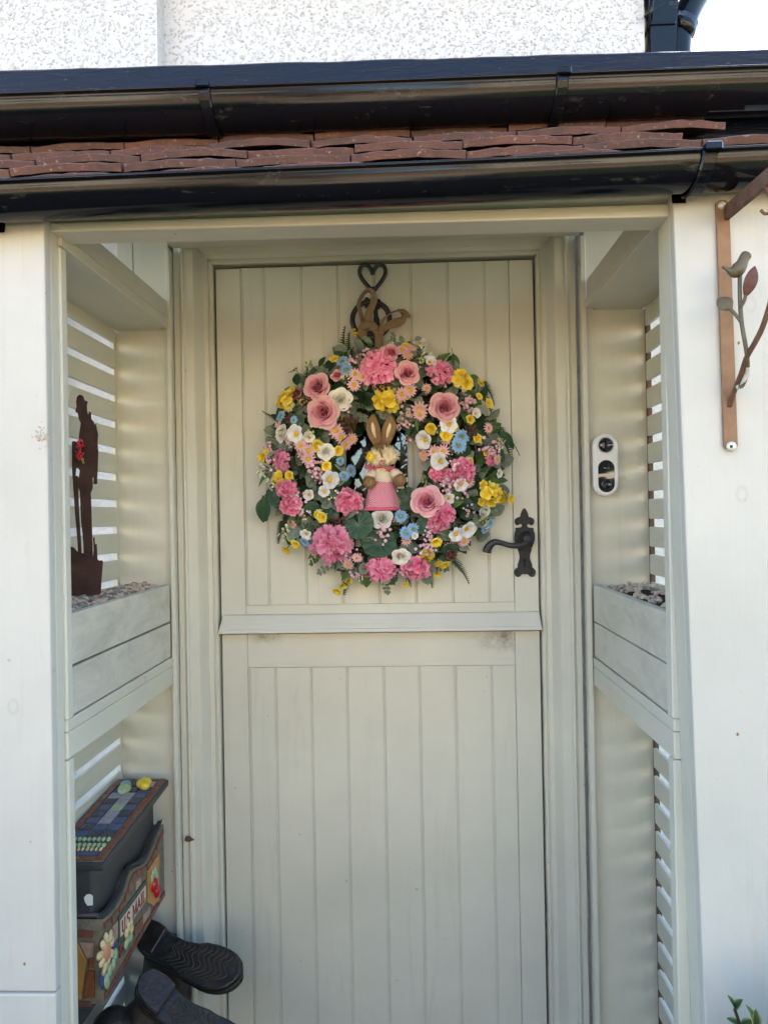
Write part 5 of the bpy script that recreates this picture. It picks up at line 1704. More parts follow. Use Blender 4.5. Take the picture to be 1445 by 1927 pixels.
def euc_mesh(seed, pairs=7):
    rg = random.Random(seed)
    mb = MB()
    cv = rg.uniform(-0.25, 0.25)
    spine = lambda q: Vector((cv * q * q, q, -0.10 * q * q))
    mb.tube([spine(i / 8) for i in range(9)], [0.013 * (1 - 0.6 * i / 8) for i in range(9)], 5, fac=0.2)
    for k in range(pairs):
        q = 0.16 + 0.8 * k / (pairs - 1)
        for sd in (-1, 1):
            L1 = 0.23 * (1 - 0.5 * q) * rg.uniform(0.8, 1.2)
            dr = Vector((sd * 0.85, 0.5 + rg.uniform(-.2, .3), rg.uniform(-0.3, 0.5))).normalized()
            pr = Vector((dr.y, -dr.x, rg.uniform(-.4, .4))).normalized()
            o_ = spine(q)
            mb.grid(lambda u, v: (o_ + dr * L1 * v + pr * (u - 0.5) * L1 * 0.85 * math.sin(math.pi * (0.06 + 0.88 * v ** 0.8)) + Vector((0, 0, 0.05 * abs(u - .5) - 0.04 * v * v)), 0.4 + 0.5 * abs(2 * u - 1)), 2, 4)
    tp = spine(1.0)
    mb.grid(lambda u, v: (tp + Vector(((u - 0.5) * 0.09 * math.sin(math.pi * v), 0.13 * v, 0)), 0.6), 2, 3)
    return mb.mesh('eucalyptus_sprig')


M_EUC = [euc_mesh(s_) for s_ in (1, 2, 3)]
M_CEN = centre_mesh(1)
M_CENS = centre_mesh(2, 0.24, 0.2)

# ------------------------------------------------------------------ wreath
WC = at(722, 868, -0.06)
wreath = thing('spring_wreath', (WC.x, -0.02, WC.z), 'large round wreath of pink, white, yellow and blue artificial flowers on the door', 'wreath')
R0, RT = 0.192, 0.080


def wsurf(px, py, lift=0.0):
    Y = -0.07
    for _ in range(3):
        p_ = at(px, py, Y)
        r_ = math.hypot(p_.x - WC.x, p_.z - WC.z)
        s = min(1, abs(r_ - R0) / (RT * 1.35))
        Y = -0.030 - 0.062 * math.sqrt(max(0, 1 - s * s)) - lift
    return at(px, py, Y), r_


def wdir(p_, r_, tilt=0.75, jit=0.12):
    d = Vector((p_.x - WC.x, 0, p_.z - WC.z))
    if d.length < 1e-4: d = Vector((0, 0, 1))
    d.normalize()
    k = tilt * max(-0.8, min(1.15, (r_ - R0 + 0.012) / RT))
    v_ = Vector((d.x * k + fr.uniform(-jit, jit), -1, d.z * k + fr.uniform(-jit, jit) - 0.05))
    return v_.normalized()


def flower(name, px, py, dia, meshes, mat, lift=0.0, tilt=0.75, cen=None, cmat=None, flat=1.0, direction=None, cmesh=None):
    p_, r_ = wsurf(px, py, lift)
    d = Vector(direction).normalized() if direction else wdir(p_, r_, tilt)
    q = d.to_track_quat('Z', 'Y') @ Quaternion((0, 0, 1), fr.uniform(0, 6.28))
    sc_ = dia * (0.49 if name in ('white_anemone', 'buttercup') else 0.55) * (p_.y - CAM.y) / F_PX
    o = link(name, fr.choice(meshes), mat, wreath, loc=p_, rot=q, scale=(sc_, sc_, sc_ * flat))
    if cmat:
        link('flower_centre', cmesh or M_CEN, cmat, o, local=True)
    return o


# twig base ring and a dense mass of small leaves
mb = MB()
rg = random.Random(42)
for k in range(26):
    ph = rg.uniform(0, 6.28); rr = rg.uniform(0.15, 0.23); yy = rg.uniform(-0.045, -0.012); wv = rg.uniform(0.005, 0.02)
    mb.tube([Vector((WC.x + (rr + wv * math.sin(3 * a + ph)) * math.cos(a), yy + 0.008 * math.sin(2 * a + ph), WC.z + (rr + wv * math.sin(3 * a + ph)) * math.sin(a))) for a in [2 * math.pi * i / 36 for i in range(36)]], 0.0055, 6, closed=True)
part('twig_ring', mb, 'twig', wreath)


def leaf_place(rg, rmin, rmax, ymin, ymax):
    a = rg.uniform(0, 6.28)
    rr = rg.uniform(rmin, rmax)
    p_ = Vector((WC.x + rr * math.cos(a), rg.uniform(ymin, ymax), WC.z + rr * math.sin(a)))
    s = (rr - R0) / RT
    out = Vector((math.cos(a), 0, math.sin(a)))
    tan = Vector((-math.sin(a), 0, math.cos(a))) * rg.choice((-1, 1))
    d = (out * (s * 0.9 + rg.uniform(-0.4, 0.7)) + tan * rg.uniform(0.1, 1.0) + Vector((0, rg.uniform(-0.85, 0.15), 0))).normalized()
    nr = (Vector((rg.uniform(-.6, .6), -1, rg.uniform(-.5, .7))) + out * s * 0.5)
    nr = (nr - d * nr.dot(d)).normalized()
    x_ = d.cross(nr)
    rot = Matrix((x_, d, nr)).transposed()
    return p_, rot


def mesh_arrays(me):
    vs_ = [v_.co.copy() for v_ in me.vertices]
    fs_ = [tuple(q.vertices) for q in me.polygons]
    cc = [d.value for d in me.attributes['fac'].data]
    return vs_, fs_, cc


ARR = {}
for mat, cnt, meshes, l0, l1, r0_, r1_ in (('leaf_dark', 330, M_LEAF_S + M_LEAF_R, 0.026, 0.044, 0.115, 0.262), ('leaf_sage', 420, M_LEAF_S + M_LEAF_R, 0.016, 0.030, 0.115, 0.270), ('leaf_mid', 120, M_LEAF_L + M_LEAF_S, 0.022, 0.042, 0.12, 0.268)):
    mb = MB()
    for k in range(cnt):
        me = rg.choice(meshes)
        if me.name not in ARR: ARR[me.name] = mesh_arrays(me)
        vs_, fs_, cc = ARR[me.name]
        p_, rot = leaf_place(rg, r0_, r1_, -0.072, -0.012)
        L1 = rg.uniform(l0, l1)
        mb.add([p_ + rot @ (v_ * L1) for v_ in vs_], fs_, cc, True)
    o = part('foliage', mb, mat, wreath)
    o['kind'] = 'stuff'

# single leaves that show between the flowers
lf_spec = (('leaf_sage', 185, M_LEAF_S + M_LEAF_R, 0.022, 0.040, 0.115, 0.288), ('leaf_dark', 60, M_LEAF_S, 0.028, 0.046, 0.12, 0.28), ('leaf_mid', 50, M_LEAF_L, 0.025, 0.05, 0.12, 0.275))
for mat, cnt, meshes, l0, l1, r0_, r1_ in lf_spec:
    for k in range(cnt):
        p_, rot = leaf_place(rg, r0_, r1_, -0.098, -0.062)
        rr = math.hypot(p_.x - WC.x, p_.z - WC.z)
        s = min(1, abs(rr - R0) / (RT * 1.25))
        p_.y = -0.022 - 0.066 * math.sqrt(max(0, 1 - s * s)) + rg.uniform(-0.004, 0.010)
        link('leaf', rg.choice(meshes), mat, wreath, loc=p_, rot=rot.to_quaternion(), scale=rg.uniform(l0, l1))

ROSES = [(597, 728, 50), (608, 776, 58), (766, 702, 45), (837, 766, 54), (803, 944, 58), (734, 664, 36)]
for x, y, d in ROSES: flower('rose', x, y, d, M_ROSE, 'rose_pink', 0.022, 0.5)
for x, y, d in ((635, 707, 30), (873, 1003, 26)): flower('rose_bud', x, y, d, [M_BUD], 'rose_pink', 0.01)
for x, y, d in ((558, 742, 34), (858, 1012, 30), (690, 1075, 34)): flower('rose_bud', x, y, d, [M_BUD], 'rose_dusty', 0.0, 1.0)
for x, y, d in ((640, 752, 42), (719, 976, 38), (754, 1047, 34), (613, 850, 32)): flower('white_rose', x, y, d, M_ROSE, 'rose_white', 0.016, 0.5)
for x, y, d in ((531, 816, 34), (911, 962, 28)): flower('white_rose', x, y, d, M_ROSE, 'rose_white', 0.0, 1.1)
for x, y, d in ((713, 693, 66), (625, 1022, 70)): flower('peony', x, y, d, M_PEONY, 'peony_pink', 0.010, 0.6, flat=0.9)
for x, y, d in ((828, 701, 50), (717, 1070, 54)): flower('peony', x, y, d, [M_PEONY[1]], 'peony_pink', 0.004, 0.8, flat=0.8)
for x, y, d in ((530, 868, 42), (923, 862, 28)): flower('peony', x, y, d, [M_PEONY[1]], 'peony_pink', 0.0, 1.3, flat=0.7)
for x, y, d in ((538, 922, 42), (546, 950, 44), (657, 943, 52), (872, 884, 46), (862, 898, 38), (822, 890, 32), (829, 970, 52), (822, 988, 34), (785, 1070, 52), (770, 1072, 34), (838, 895, 30)):
    flower('carnation', x, y, d, M_CARN, 'carnation_pink', 0.012, 0.7, flat=0.85)
for x, y, d in ((726, 755, 52), (870, 714, 44), (537, 753, 40), (924, 930, 46), (802, 1047, 32), (945, 936, 26), (523, 903, 32)):
    flower('yellow_blossom', x, y, d, M_YCLU, 'yellow_petal', 0.010, 0.8, flat=0.8)
for x, y, d in ((813, 806, 26), (840, 820, 26), (596, 838, 26), (634, 848, 24), (613, 877, 22), (820, 1018, 24), (883, 790, 20), (607, 972, 24), (497, 860, 26), (901, 722, 20), (899, 748, 18), (917, 761, 22), (505, 850, 18), (958, 938, 20),
                (541, 1033, 22), (560, 1022, 24), (548, 1012, 18), (636, 1110, 22), (646, 1100, 18), (656, 1090, 20), (835, 1060, 22), (824, 1058, 18), (822, 1079, 18), (763, 1098, 16), (669, 630, 12), (666, 622, 10), (600, 968, 20)):
    flower('buttercup', x, y, d, M_BUTT, 'yellow_petal', 0.012, 0.8, None, 'centre_yellow', cmesh=M_CENS)
for x, y, d in ((645, 680, 24), (652, 696, 26), (529, 784, 24), (868, 822, 30), (863, 838, 30), (660, 886, 24), (647, 896, 22), (754, 972, 26), (764, 1003, 26), (777, 997, 26), (574, 1020, 22), (912, 995, 20), (921, 984, 18), (640, 868, 18), (553, 790, 16)):
    flower('blue_daisy', x, y, d, M_BLUE, 'daisy_blue', 0.014, 0.8, None, 'centre_green', cmesh=M_CENS)
for x, y, d in ((668, 704, 24), (682, 709, 24), (666, 724, 26), (757, 742, 28), (771, 734, 28), (790, 770, 32), (790, 780, 26), (757, 658, 28), (766, 668, 24), (632, 810, 30), (642, 823, 26), (650, 836, 26), (662, 826, 24), (566, 838, 26), (581, 848, 28), (580, 864, 28), (797, 857, 24), (817, 850, 26), (834, 849, 26),
                (873, 1019, 24), (655, 1062, 24), (589, 1038, 22), (935, 864, 22), (672, 1050, 20), (775, 655, 18)):
    flower('pink_daisy', x, y, d, M_DAISY, 'daisy_pink', 0.018, 0.7, None, 'centre_yellow')
for x, y, d in ((620, 903, 40), (558, 817, 40), (845, 798, 38), (801, 827, 40), (829, 868, 40), (877, 995, 38), (857, 1005, 34), (790, 647, 32), (808, 682, 30), (866, 912, 30), (497, 900, 24), (577, 1004, 28), (605, 795, 26), (610, 925, 26), (863, 880, 26), (780, 1008, 16)):
    flower('white_anemone', x, y, d, M_ANEM, 'anemone_white', 0.016, 0.8, None, 'centre_yellow', cmesh=M_CENS)


gf = random.Random(64)
TAKEN = [(x, y, d) for x, y, d in ROSES] + [(713, 693, 66), (625, 1022, 70), (674, 986, 60), (713, 1020, 64), (726, 755, 52), (828, 701, 50), (717, 1070, 54)]
FILL = []
tries = 0
while len(FILL) < 58 and tries < 4000:
    tries += 1
    a = gf.uniform(0, 6.28); rr = gf.uniform(108, 218)
    x, y = 722 + rr * math.cos(a), 868 + rr * math.sin(a)
    if any(math.hypot(x - q[0], y - q[1]) < q[2] * 0.5 + 10 for q in TAKEN) or any(math.hypot(x - q[0], y - q[1]) < 26 for q in FILL):
        continue
    FILL.append((x, y))
for k, (x, y) in enumerate(FILL):
    if k % 4 == 0: flower('buttercup', x, y, gf.uniform(16, 22), M_BUTT, 'yellow_petal', 0.004, 0.8, None, 'centre_yellow', cmesh=M_CENS)
    elif k % 4 == 1: flower('pink_daisy', x, y, gf.uniform(18, 24), M_DAISY, 'daisy_pink', 0.004, 0.8, None, 'centre_yellow')
    elif k % 8 == 2: flower('white_anemone', x, y, gf.uniform(18, 26), M_ANEM, 'anemone_white', 0.003, 0.8, None, 'centre_yellow', cmesh=M_CENS)


def berries(px, py, dia, meshes, mat, nm, lift=0.008, smat='stem_grey'):
    p_, r_ = wsurf(px, py, lift)
    q = wdir(p_, r_, 0.8).to_track_quat('Z', 'Y') @ Quaternion((0, 0, 1), fr.uniform(0, 6.28))
    sc_ = dia * 0.5 * (p_.y - CAM.y) / F_PX
    bm_, sm_ = fr.choice(meshes)
    o = link(nm, bm_, mat, wreath, loc=p_, rot=q, scale=sc_)
    link('berry_stems', sm_, smat, o, local=True)


for x, y, d in ((590, 885, 36), (600, 895, 28), (565, 938, 28), (575, 955, 32), (729, 1002, 34), (717, 1012, 26), (797, 1032, 32), (803, 1012, 24), (762, 778, 32), (768, 792, 26), (752, 800, 20), (869, 752, 34), (880, 765, 34), (848, 908, 34), (868, 925, 30), (838, 920, 26), (912, 838, 34), (770, 820, 26), (920, 850, 24), (690, 668, 24), (662, 684, 22), (655, 1045, 24), (640, 1035, 22)):
    berries(x, y, d, M_BERRY, 'berry_pink', 'pink_berries')
for x, y, d in ((552, 768, 26), (578, 755, 22), (585, 810, 30), (797, 668, 30), (790, 685, 24), (838, 862, 30), (830, 808, 22), (625, 935, 30), (545, 995, 32), (497, 884, 32), (536, 1008, 24), (728, 758, 20), (558, 700, 22), (935, 838, 26), (737, 652, 18), (910, 985, 22), (680, 1085, 20), (548, 835, 24)):
    berries(x, y, d, M_WBERRY, 'berry_white', 'white_berries')
for k, (x, y) in enumerate(FILL):
    if k % 4 == 3: berries(x, y, gf.uniform(22, 30), M_BERRY, 'berry_pink', 'pink_berries')
    elif k % 8 == 6: berries(x, y, gf.uniform(22, 30), M_WBERRY, 'berry_white', 'white_berries')
for x, y, d in ((584, 693, 28), (617, 728, 22), (580, 748, 22), (905, 975, 24), (940, 830, 22), (790, 678, 18), (800, 905, 18), (640, 790, 20)):
    berries(x, y, d, M_WBERRY, 'berry_lime', 'green_berries')
for x, y, d in ((720, 722, 30), (655, 795, 34), (580, 755, 26), (638, 982, 26), (845, 1040, 26), (885, 812, 26), (545, 790, 20)):
    flower('seed_cone', x, y, d, M_CONE, 'cone_brown', 0.004)
for x, y, d, dr in ((674, 986, 60, (-0.15, -1, 0.35)), (713, 1020, 64, (0.1, -1, 0.45)), (764, 938, 46, (-0.5, -1, 0.3)), (516, 930, 46, (-0.9, -1, 0.15)), (500, 962, 40, (-1.3, -0.8, -0.1)), (728, 1086, 42, (0.0, -0.8, -0.7)), (800, 990, 36, (0.2, -1, 0.2)), (843, 1040, 40, (0.6, -1, -0.6)), (700, 800, 30, (0, -1, -.3)), (560, 795, 30, (-.4, -1, .2))):
    p_, r_ = wsurf(x, y, 0.012)
    q = Vector(dr).normalized().to_track_quat('Z', 'Y') @ Quaternion((0, 0, 1), fr.uniform(0, 6.28))
    link('galax_leaf', M_GALAX, 'leaf_galax', wreath, loc=p_, rot=q, scale=d * 0.5 * 1.75 / F_PX)


def sprig(pa, pb, Ya, Yb, meshes, mat, nm='fern_frond'):
    a, b_ = at(*pa, Ya), at(*pb, Yb)
    d = b_ - a
    nr = Vector((fr.uniform(-.3, .3), -1, fr.uniform(-.2, .2)))
    y_ = d.normalized(); nr = (nr - y_ * nr.dot(y_)).normalized(); x_ = y_.cross(nr)
    link(nm, fr.choice(meshes), mat, wreath, loc=a, rot=Matrix((x_, y_, nr)).transposed().to_quaternion(), scale=d.length)


for pa, pb in (((655, 690), (622, 626)), ((662, 692), (640, 632)), ((655, 680), (658, 650)), ((870, 705), (945, 748)), ((905, 715), (943, 746)), ((545, 790), (494, 794)), ((545, 828), (502, 832)), ((845, 1050), (895, 1080)), ((800, 1070), (822, 1102)), ((648, 1060), (660, 1118)),
               ((540, 960), (528, 1008)), ((535, 975), (514, 1020)), ((930, 800), (980, 848)), ((560, 690), (548, 706)), ((740, 660), (748, 632)), ((700, 660), (690, 645)), ((690, 670), (675, 650))):
    sprig(pa, pb, -0.05, -0.045, M_FERN, 'fern_green')
for pa, pb in (((840, 680), (858, 664)), ((852, 664), (862, 702)), ((920, 905), (958, 902)), ((925, 892), (952, 893)), ((915, 815), (945, 795)), ((940, 810), (970, 845)), ((760, 650), (752, 628)), ((765, 655), (772, 640)), ((500, 935), (492, 985)), ((600, 690), (612, 668)), ((618, 700), (622, 672)), ((560, 725), (556, 700)), ((690, 1080), (690, 1108)), ((660, 1070), (640, 1095)), ((770, 790), (775, 812)), ((745, 1050), (742, 1085)), ((885, 705), (905, 716)), ((880, 960), (898, 935)), ((900, 950), (925, 945)), ((870, 1010), (862, 1040)), ((610, 1050), (632, 1062)), ((735, 800), (742, 818)), ((895, 850), (915, 856)), ((780, 640), (795, 633)), ((700, 645), (680, 632))):
    sprig(pa, pb, -0.07, -0.062, M_LEAF_L + [M_LEAF_S[0]], fr.choice(('leaf_mid', 'leaf_dark', 'leaf_sage')), 'leaf')
er = random.Random(29)
for k in range(64):
    a = 2 * math.pi * (k + er.uniform(-.4, .4)) / 64
    rin = er.uniform(150, 198); rout = rin + er.uniform(30, 56)
    tw = a + er.uniform(-0.22, 0.22)
    if k % 4 == 3:
        sprig((722 + rin * math.cos(a), 868 + rin * math.sin(a)), (722 + rout * math.cos(tw), 868 + rout * math.sin(tw)), -0.078, -0.050, M_FERN, 'fern_green')
    else:
        sprig((722 + rin * math.cos(a), 868 + rin * math.sin(a)), (722 + rout * math.cos(tw), 868 + rout * math.sin(tw)), -0.082, -0.056, M_EUC, er.choice(('leaf_sage', 'leaf_sage', 'leaf_mid')), 'eucalyptus_sprig')
for k in range(24):
    a = er.uniform(0, 6.28); rin = er.uniform(120, 170); tw = a + er.uniform(-0.35, 0.35); rout = rin - er.uniform(22, 36)
    sprig((722 + rin * math.cos(a), 868 + rin * math.sin(a)), (722 + rout * math.cos(tw), 868 + rout * math.sin(tw)), -0.085, -0.072, M_EUC, 'leaf_sage', 'eucalyptus_sprig')
# stalks of the flowers that hang out of the rim
for pts in (((655, 1060), (652, 1085), (640, 1108)), ((668, 1060), (662, 1078), (656, 1092)), ((900, 725), (897, 745), (885, 775)), ((690, 660), (680, 640), (669, 628)), ((955, 938), (945, 925), (925, 918)), ((765, 1080), (764, 1096)), ((565, 1000), (552, 1015), (541, 1032)), ((930, 800), (950, 812), (962, 828), (972, 845), (978, 858)), ((820, 1040), (823, 1060), (822, 1078))):
    part('stalk', MB().tube(smooth_path([at(x, y, -0.062) for x, y in pts], 4), 0.0011, 5), 'leaf_mid', wreath)

# ------------------------------------------------------------------ burlap ribbon
rib = thing('burlap_ribbon', at(705, 640, -0.03), 'brown burlap ribbon bow looped through the ring knocker above the wreath', 'ribbon')


def strip(pts, widths, nm='loop'):
    """pts (px,py,Y, side-vector angle): ribbon centre line, width vector lies mostly across the path"""
    c_ = smooth_path([at(x, y, Y) for x, y, Y in pts], 6)
    n_ = len(c_)
    k = len(widths) - 1
    vv, ff = [], []
    for i, q in enumerate(c_):
        s = i / (n_ - 1) * k
        j = min(int(s), k - 1)
        w_, az = [lerp(widths[j][e], widths[j + 1][e], s - j) for e in (0, 1)]
        w_ *= 1.15
        d = (c_[min(i + 1, n_ - 1)] - c_[max(i - 1, 0)]).normalized()
        flat_side = d.cross(Vector((0, -1, 0))).normalized()
        side = flat_side * math.cos(az) + Vector((0, -1, 0)) * math.sin(az)
        nr = d.cross(side).normalized() * 0.0006
        for u in (-1, -0.33, 0.33, 1):
            wv = 0.0012 * math.sin(i * 0.8 + u * 2)
            vv += [q + side * u * w_ + nr + Vector((0, wv, 0))]
        for u in (1, 0.33, -0.33, -1):
            wv = 0.0012 * math.sin(i * 0.8 + u * 2)
            vv += [q + side * u * w_ - nr + Vector((0, wv, 0))]
    for i in range(n_ - 1):
        for j in range(8):
            a, b_ = i * 8 + j, i * 8 + (j + 1) % 8
            ff.append((a, b_, b_ + 8, a + 8))
    ff += [tuple(range(8)), tuple((n_ - 1) * 8 + j for j in range(7, -1, -1))]
    return MB().add(vv, ff, 0.5, True)


part('loop', strip([(692, 612, -0.040), (694, 590, -0.046), (702, 570, -0.050), (704, 556, -0.050), (698, 547, -0.046), (689, 547, -0.040), (680, 558, -0.034), (675, 572, -0.032), (679, 592, -0.034), (686, 612, -0.038)],
                   [(0.0085, 0.1), (0.0085, 0.2), (0.0085, 0.4), (0.008, 0.9), (0.0075, 1.25), (0.0065, 1.2), (0.006, 1.0), (0.0065, 0.9), (0.0075, 0.4)]), 'burlap', rib)
part('loop', strip([(716, 628, -0.042), (718, 608, -0.046), (728, 594, -0.050), (745, 585, -0.052), (758, 584, -0.050), (766, 592, -0.046), (773, 597, -0.044)],
                   [(0.008, 0.3), (0.006, 0.9), (0.0055, 1.1), (0.0055, 1.1), (0.0065, 0.8), (0.0065, 0.4), (0.0020, 0.2)]), 'burlap', rib)
part('loop', strip([(722, 622, -0.048), (731, 612, -0.052), (744, 608, -0.056), (756, 602, -0.056), (760, 594, -0.052), (756, 586, -0.047), (748, 583, -0.045)],
                   [(0.004, 0.5), (0.008, 0.25), (0.011, 0.12), (0.0095, 0.3), (0.007, 0.8), (0.006, 1.1), (0.005, 1.2)]), 'burlap', rib)
part('tail', strip([(688, 608, -0.042), (682, 622, -0.040), (681, 640, -0.038), (681, 665, -0.036)], [(0.009, 0.3), (0.011, 0.1), (0.0105, 0.0), (0.0105, 0.0)]), 'burlap', rib)
part('tail', strip([(702, 616, -0.040), (712, 626, -0.040), (713, 640, -0.038), (714, 668, -0.036)], [(0.007, 0.3), (0.009, 0.1), (0.009, 0.0), (0.009, 0.0)]), 'burlap', rib)
part('knot', strip([(678, 614, -0.044), (690, 611, -0.050), (700, 612, -0.050), (708, 620, -0.044)], [(0.008, 0.2), (0.0085, 0.1), (0.009, 0.1), (0.008, 0.2)]), 'burlap', rib)

# ------------------------------------------------------------------ straw rabbit doll in the wreath
YR = -0.075
rab = thing('rabbit_doll', at(718, 962, YR), 'straw rabbit doll in a pink knitted skirt and cream jumper inside the wreath', 'doll')
px2m = (YR - CAM.y) / F_PX


def ear(pts, wmax):
    """flattened, pointed straw ear with a rolled edge"""
    c_ = smooth_path([at(x, y, Y) for x, y, Y in pts], 6)
    n_ = len(c_)
    rad = [wmax * max(0.10, math.sin(math.pi * (0.10 + 0.86 * (i / (n_ - 1))) ** 0.95)) for i in range(n_)]
    return MB().tube(c_, rad, 14, flat=0.38, updir=(0, -1, 0)), c_, rad


for pts, w_ in ((((712, 840, YR + 0.004), (704, 815, YR - 0.004), (701, 795, YR - 0.008), (703, 779, YR - 0.004)), 13.5), (((724, 840, YR + 0.004), (730, 815, YR - 0.004), (734, 797, YR - 0.008), (732, 779, YR - 0.004)), 13.5)):
    mb, c_, rad = ear(pts, w_ * px2m)
    e_ = part('ear', mb, 'sisal', rab)
    mb2 = MB()
    rg2 = random.Random(int(pts[0][0]))
    for k in range(16):
        u = rg2.uniform(-0.95, 0.95)
        mb2.tube([c_[i] + Vector((u * rad[i] * 0.98, -0.38 * rad[i] * math.sqrt(max(0, 1 - u * u)) - 0.0004, 0)) for i in range(1, len(c_), 2)], 0.0007, 4)
    part('straw', mb2, 'sisal', e_)
    i0, i1 = 4, len(c_) - 6
    part('inner_ear', MB().tube([c_[i] + Vector((0, -rad[i] * 0.40, 0)) for i in range(i0, i1)], [0.0046 * math.sin(math.pi * (k + 1) / (i1 - i0 + 1)) + 0.0006 for k in range(i1 - i0)], 6, flat=0.5, updir=(0, -1, 0)), 'straw_cream', e_)
hc = at(719, 858, YR)
head = part('head', MB().ball(hc, 24 * px2m, 22, 14, (1.0, 0.95, 1.0)), 'sisal', rab)
mb = MB()
rg2 = random.Random(77)
for k in range(150):
    d = Vector((rg2.gauss(0, 1), -abs(rg2.gauss(0, 0.8)), rg2.gauss(0, 1))).normalized()
    tdir = d.cross(Vector((rg2.uniform(-1, 1), rg2.uniform(-1, 1), rg2.uniform(-1, 1)))).normalized()
    p_ = hc + d * 24.2 * px2m
    mb.tube([p_ - tdir * 0.006, p_ + d * 0.0012, p_ + tdir * 0.006], 0.0006, 4)
part('straw', mb, 'sisal', head)
# two fan shaped cream cheek tufts
for sgn, cx_, cy_, rr in ((-1, 707, 861, 20), (1, 731, 858, 21)):
    c_ = at(cx_, cy_, YR - 22 * px2m)
    mb = MB()
    rg2 = random.Random(31 + sgn)
    mb.ball(c_ + Vector((0, 0.004, 0)), rr * px2m * 0.86, 14, 8, (1, 0.3, 0.92))
    for k in range(120):
        a = rg2.uniform(0, 6.28); r_ = rr * px2m * rg2.uniform(0.6, 1.08)
        i_ = Vector((math.cos(a), 0, math.sin(a)))
        mb.tube([c_ + i_ * r_ * 0.15 + Vector((0, -0.005, 0)), c_ + i_ * r_ * 0.6 + Vector((0, -0.0055, 0)), c_ + i_ * r_ + Vector((0, -0.001, 0))], [0.0010, 0.0010, 0.0004], 4)
    part('cheek', mb, 'straw_cream', head)
part('nose_stripe', MB().tube([at(714, 846, YR - 26 * px2m), at(717, 853, YR - 29 * px2m), at(719, 860, YR - 29 * px2m)], [0.0020, 0.0028, 0.0018], 8), 'sisal', head)
part('nose', MB().ball(at(719, 867, YR - 27 * px2m), 0.0042, 10, 6, (1.2, 0.6, 0.6)), 'scarf_pink', head)
part('whiskers', MB().tube([at(719, 868, YR - 28 * px2m), at(720, 875, YR - 29 * px2m)], 0.0007, 4).tube([at(721, 868, YR - 28 * px2m), at(722, 876, YR - 28 * px2m)], 0.0007, 4), 'straw_cream', head)
part('chin', MB().ball(at(718, 874, YR - 12 * px2m), 13 * px2m, 14, 8, (1.3, 0.9, 0.45)), 'sisal', head)
tc = at(720, 892, YR)
part('jumper', MB().lathe([(15 * px2m, 16 * px2m), (19 * px2m, 10 * px2m), (21 * px2m, 0), (21 * px2m, -14 * px2m), (19 * px2m, -20 * px2m)], tc, 'z', 20, sy=0.85), 'wool_cream', rab)
part('scarf', MB().tube(smooth_path([at(x, y, YR - d_ * px2m) for x, y, d_ in ((692, 877, 8), (704, 881, 16), (716, 877, 21), (728, 883, 19), (742, 878, 10))], 5), [0.0050 + 0.0015 * math.sin(i * 0.9) for i in range(21)], 9, flat=0.6), 'scarf_pink', rab)
part('scarf_end', MB().ball(at(694, 879, YR - 10 * px2m), 0.0085, 10, 6, (1.3, 0.5, 0.7)), 'scarf_pink', rab)
part('scarf_end', MB().ball(at(736, 884, YR - 14 * px2m), 0.0085, 10, 6, (1.2, 0.5, 0.8)), 'scarf_pink', rab)
part('button', MB().lathe([(0.0045, 0.0), (0.0045, 0.0012), (0.0036, 0.0018), (0.003, 0.0012), (0.0, 0.0012)], at(723, 884, YR - 22 * px2m), 'y', 16, closed=False), 'button_wood', rab)
part('skirt', MB().grid(lambda u, v: ((lambda a, s: at(718, 905 + 54 * v, YR) + Vector((s * math.cos(a) * px2m * (1 + 0.06 * math.sin(a * 5 + 1) * v), 0.8 * s * math.sin(a) * px2m * (1 + 0.06 * math.sin(a * 5) * v), 0)))(2 * math.pi * u, 20.5 + 13.5 * v ** 0.7), 0.5), 36, 12), 'knit_pink', rab)
part('skirt_hem', MB().tube([at(718, 958, YR) + Vector((33.5 * math.cos(a) * px2m * (1 + 0.06 * math.sin(a * 5 + 1)), 26.5 * math.sin(a) * px2m * (1 + 0.06 * math.sin(a * 5)), 0)) for a in [2 * math.pi * i / 40 for i in range(40)]], 0.0042, 8, closed=True), 'scarf_pink', rab)
for xa, ya, xb, yb in ((705, 888, 694, 901), (737, 888, 750, 898)):
    arm = part('sleeve', MB().tube([at(xa, ya, YR - 6 * px2m), at((xa + xb) / 2, (ya + yb) / 2 - 2, YR - 14 * px2m), at(xb, yb, YR - 20 * px2m)], [0.010, 0.0125, 0.0140], 12), 'wool_cream', rab)
    pcn = at(xb + (2 if xb > 720 else 1), yb + 6, YR - 24 * px2m)
    mb = MB().ball(pcn, 12.2 * px2m, 14, 9, (0.95, 0.8, 1.0))
    rg2 = random.Random(xb)
    for k in range(70):
        d = Vector((rg2.gauss(0, 1), -abs(rg2.gauss(0, 1)), rg2.gauss(0, 1))).normalized()
        tdir = d.cross(Vector((rg2.uniform(-1, 1), rg2.uniform(-1, 1), rg2.uniform(-1, 1)))).normalized()
        p_ = pcn + Vector((d.x * 0.95, d.y * 0.8, d.z)) * 12.3 * px2m
        mb.tube([p_ - tdir * 0.004, p_ + d * 0.0010, p_ + tdir * 0.004], 0.0005, 4)
    part('paw', mb, 'sisal', rab)
part('wooden_peg', MB().box(*(lambda c_: (c_.x - 0.008, c_.x + 0.008, c_.y - 0.002, c_.y + 0.002, c_.z - 0.0028, c_.z + 0.0028))(at(754, 917, YR - 10 * px2m)), 0.0008), 'straw_cream', rab)
egg = thing('egg_balloon', at(696, 895, YR - 26 * px2m), 'tiny yellow egg balloon on threads held by the straw rabbit', 'ornament')
part('egg', MB().ball(at(697, 860, YR - 26 * px2m), 8 * px2m, 16, 10, (0.95, 0.95, 1.25)), 'eggyellow', egg)
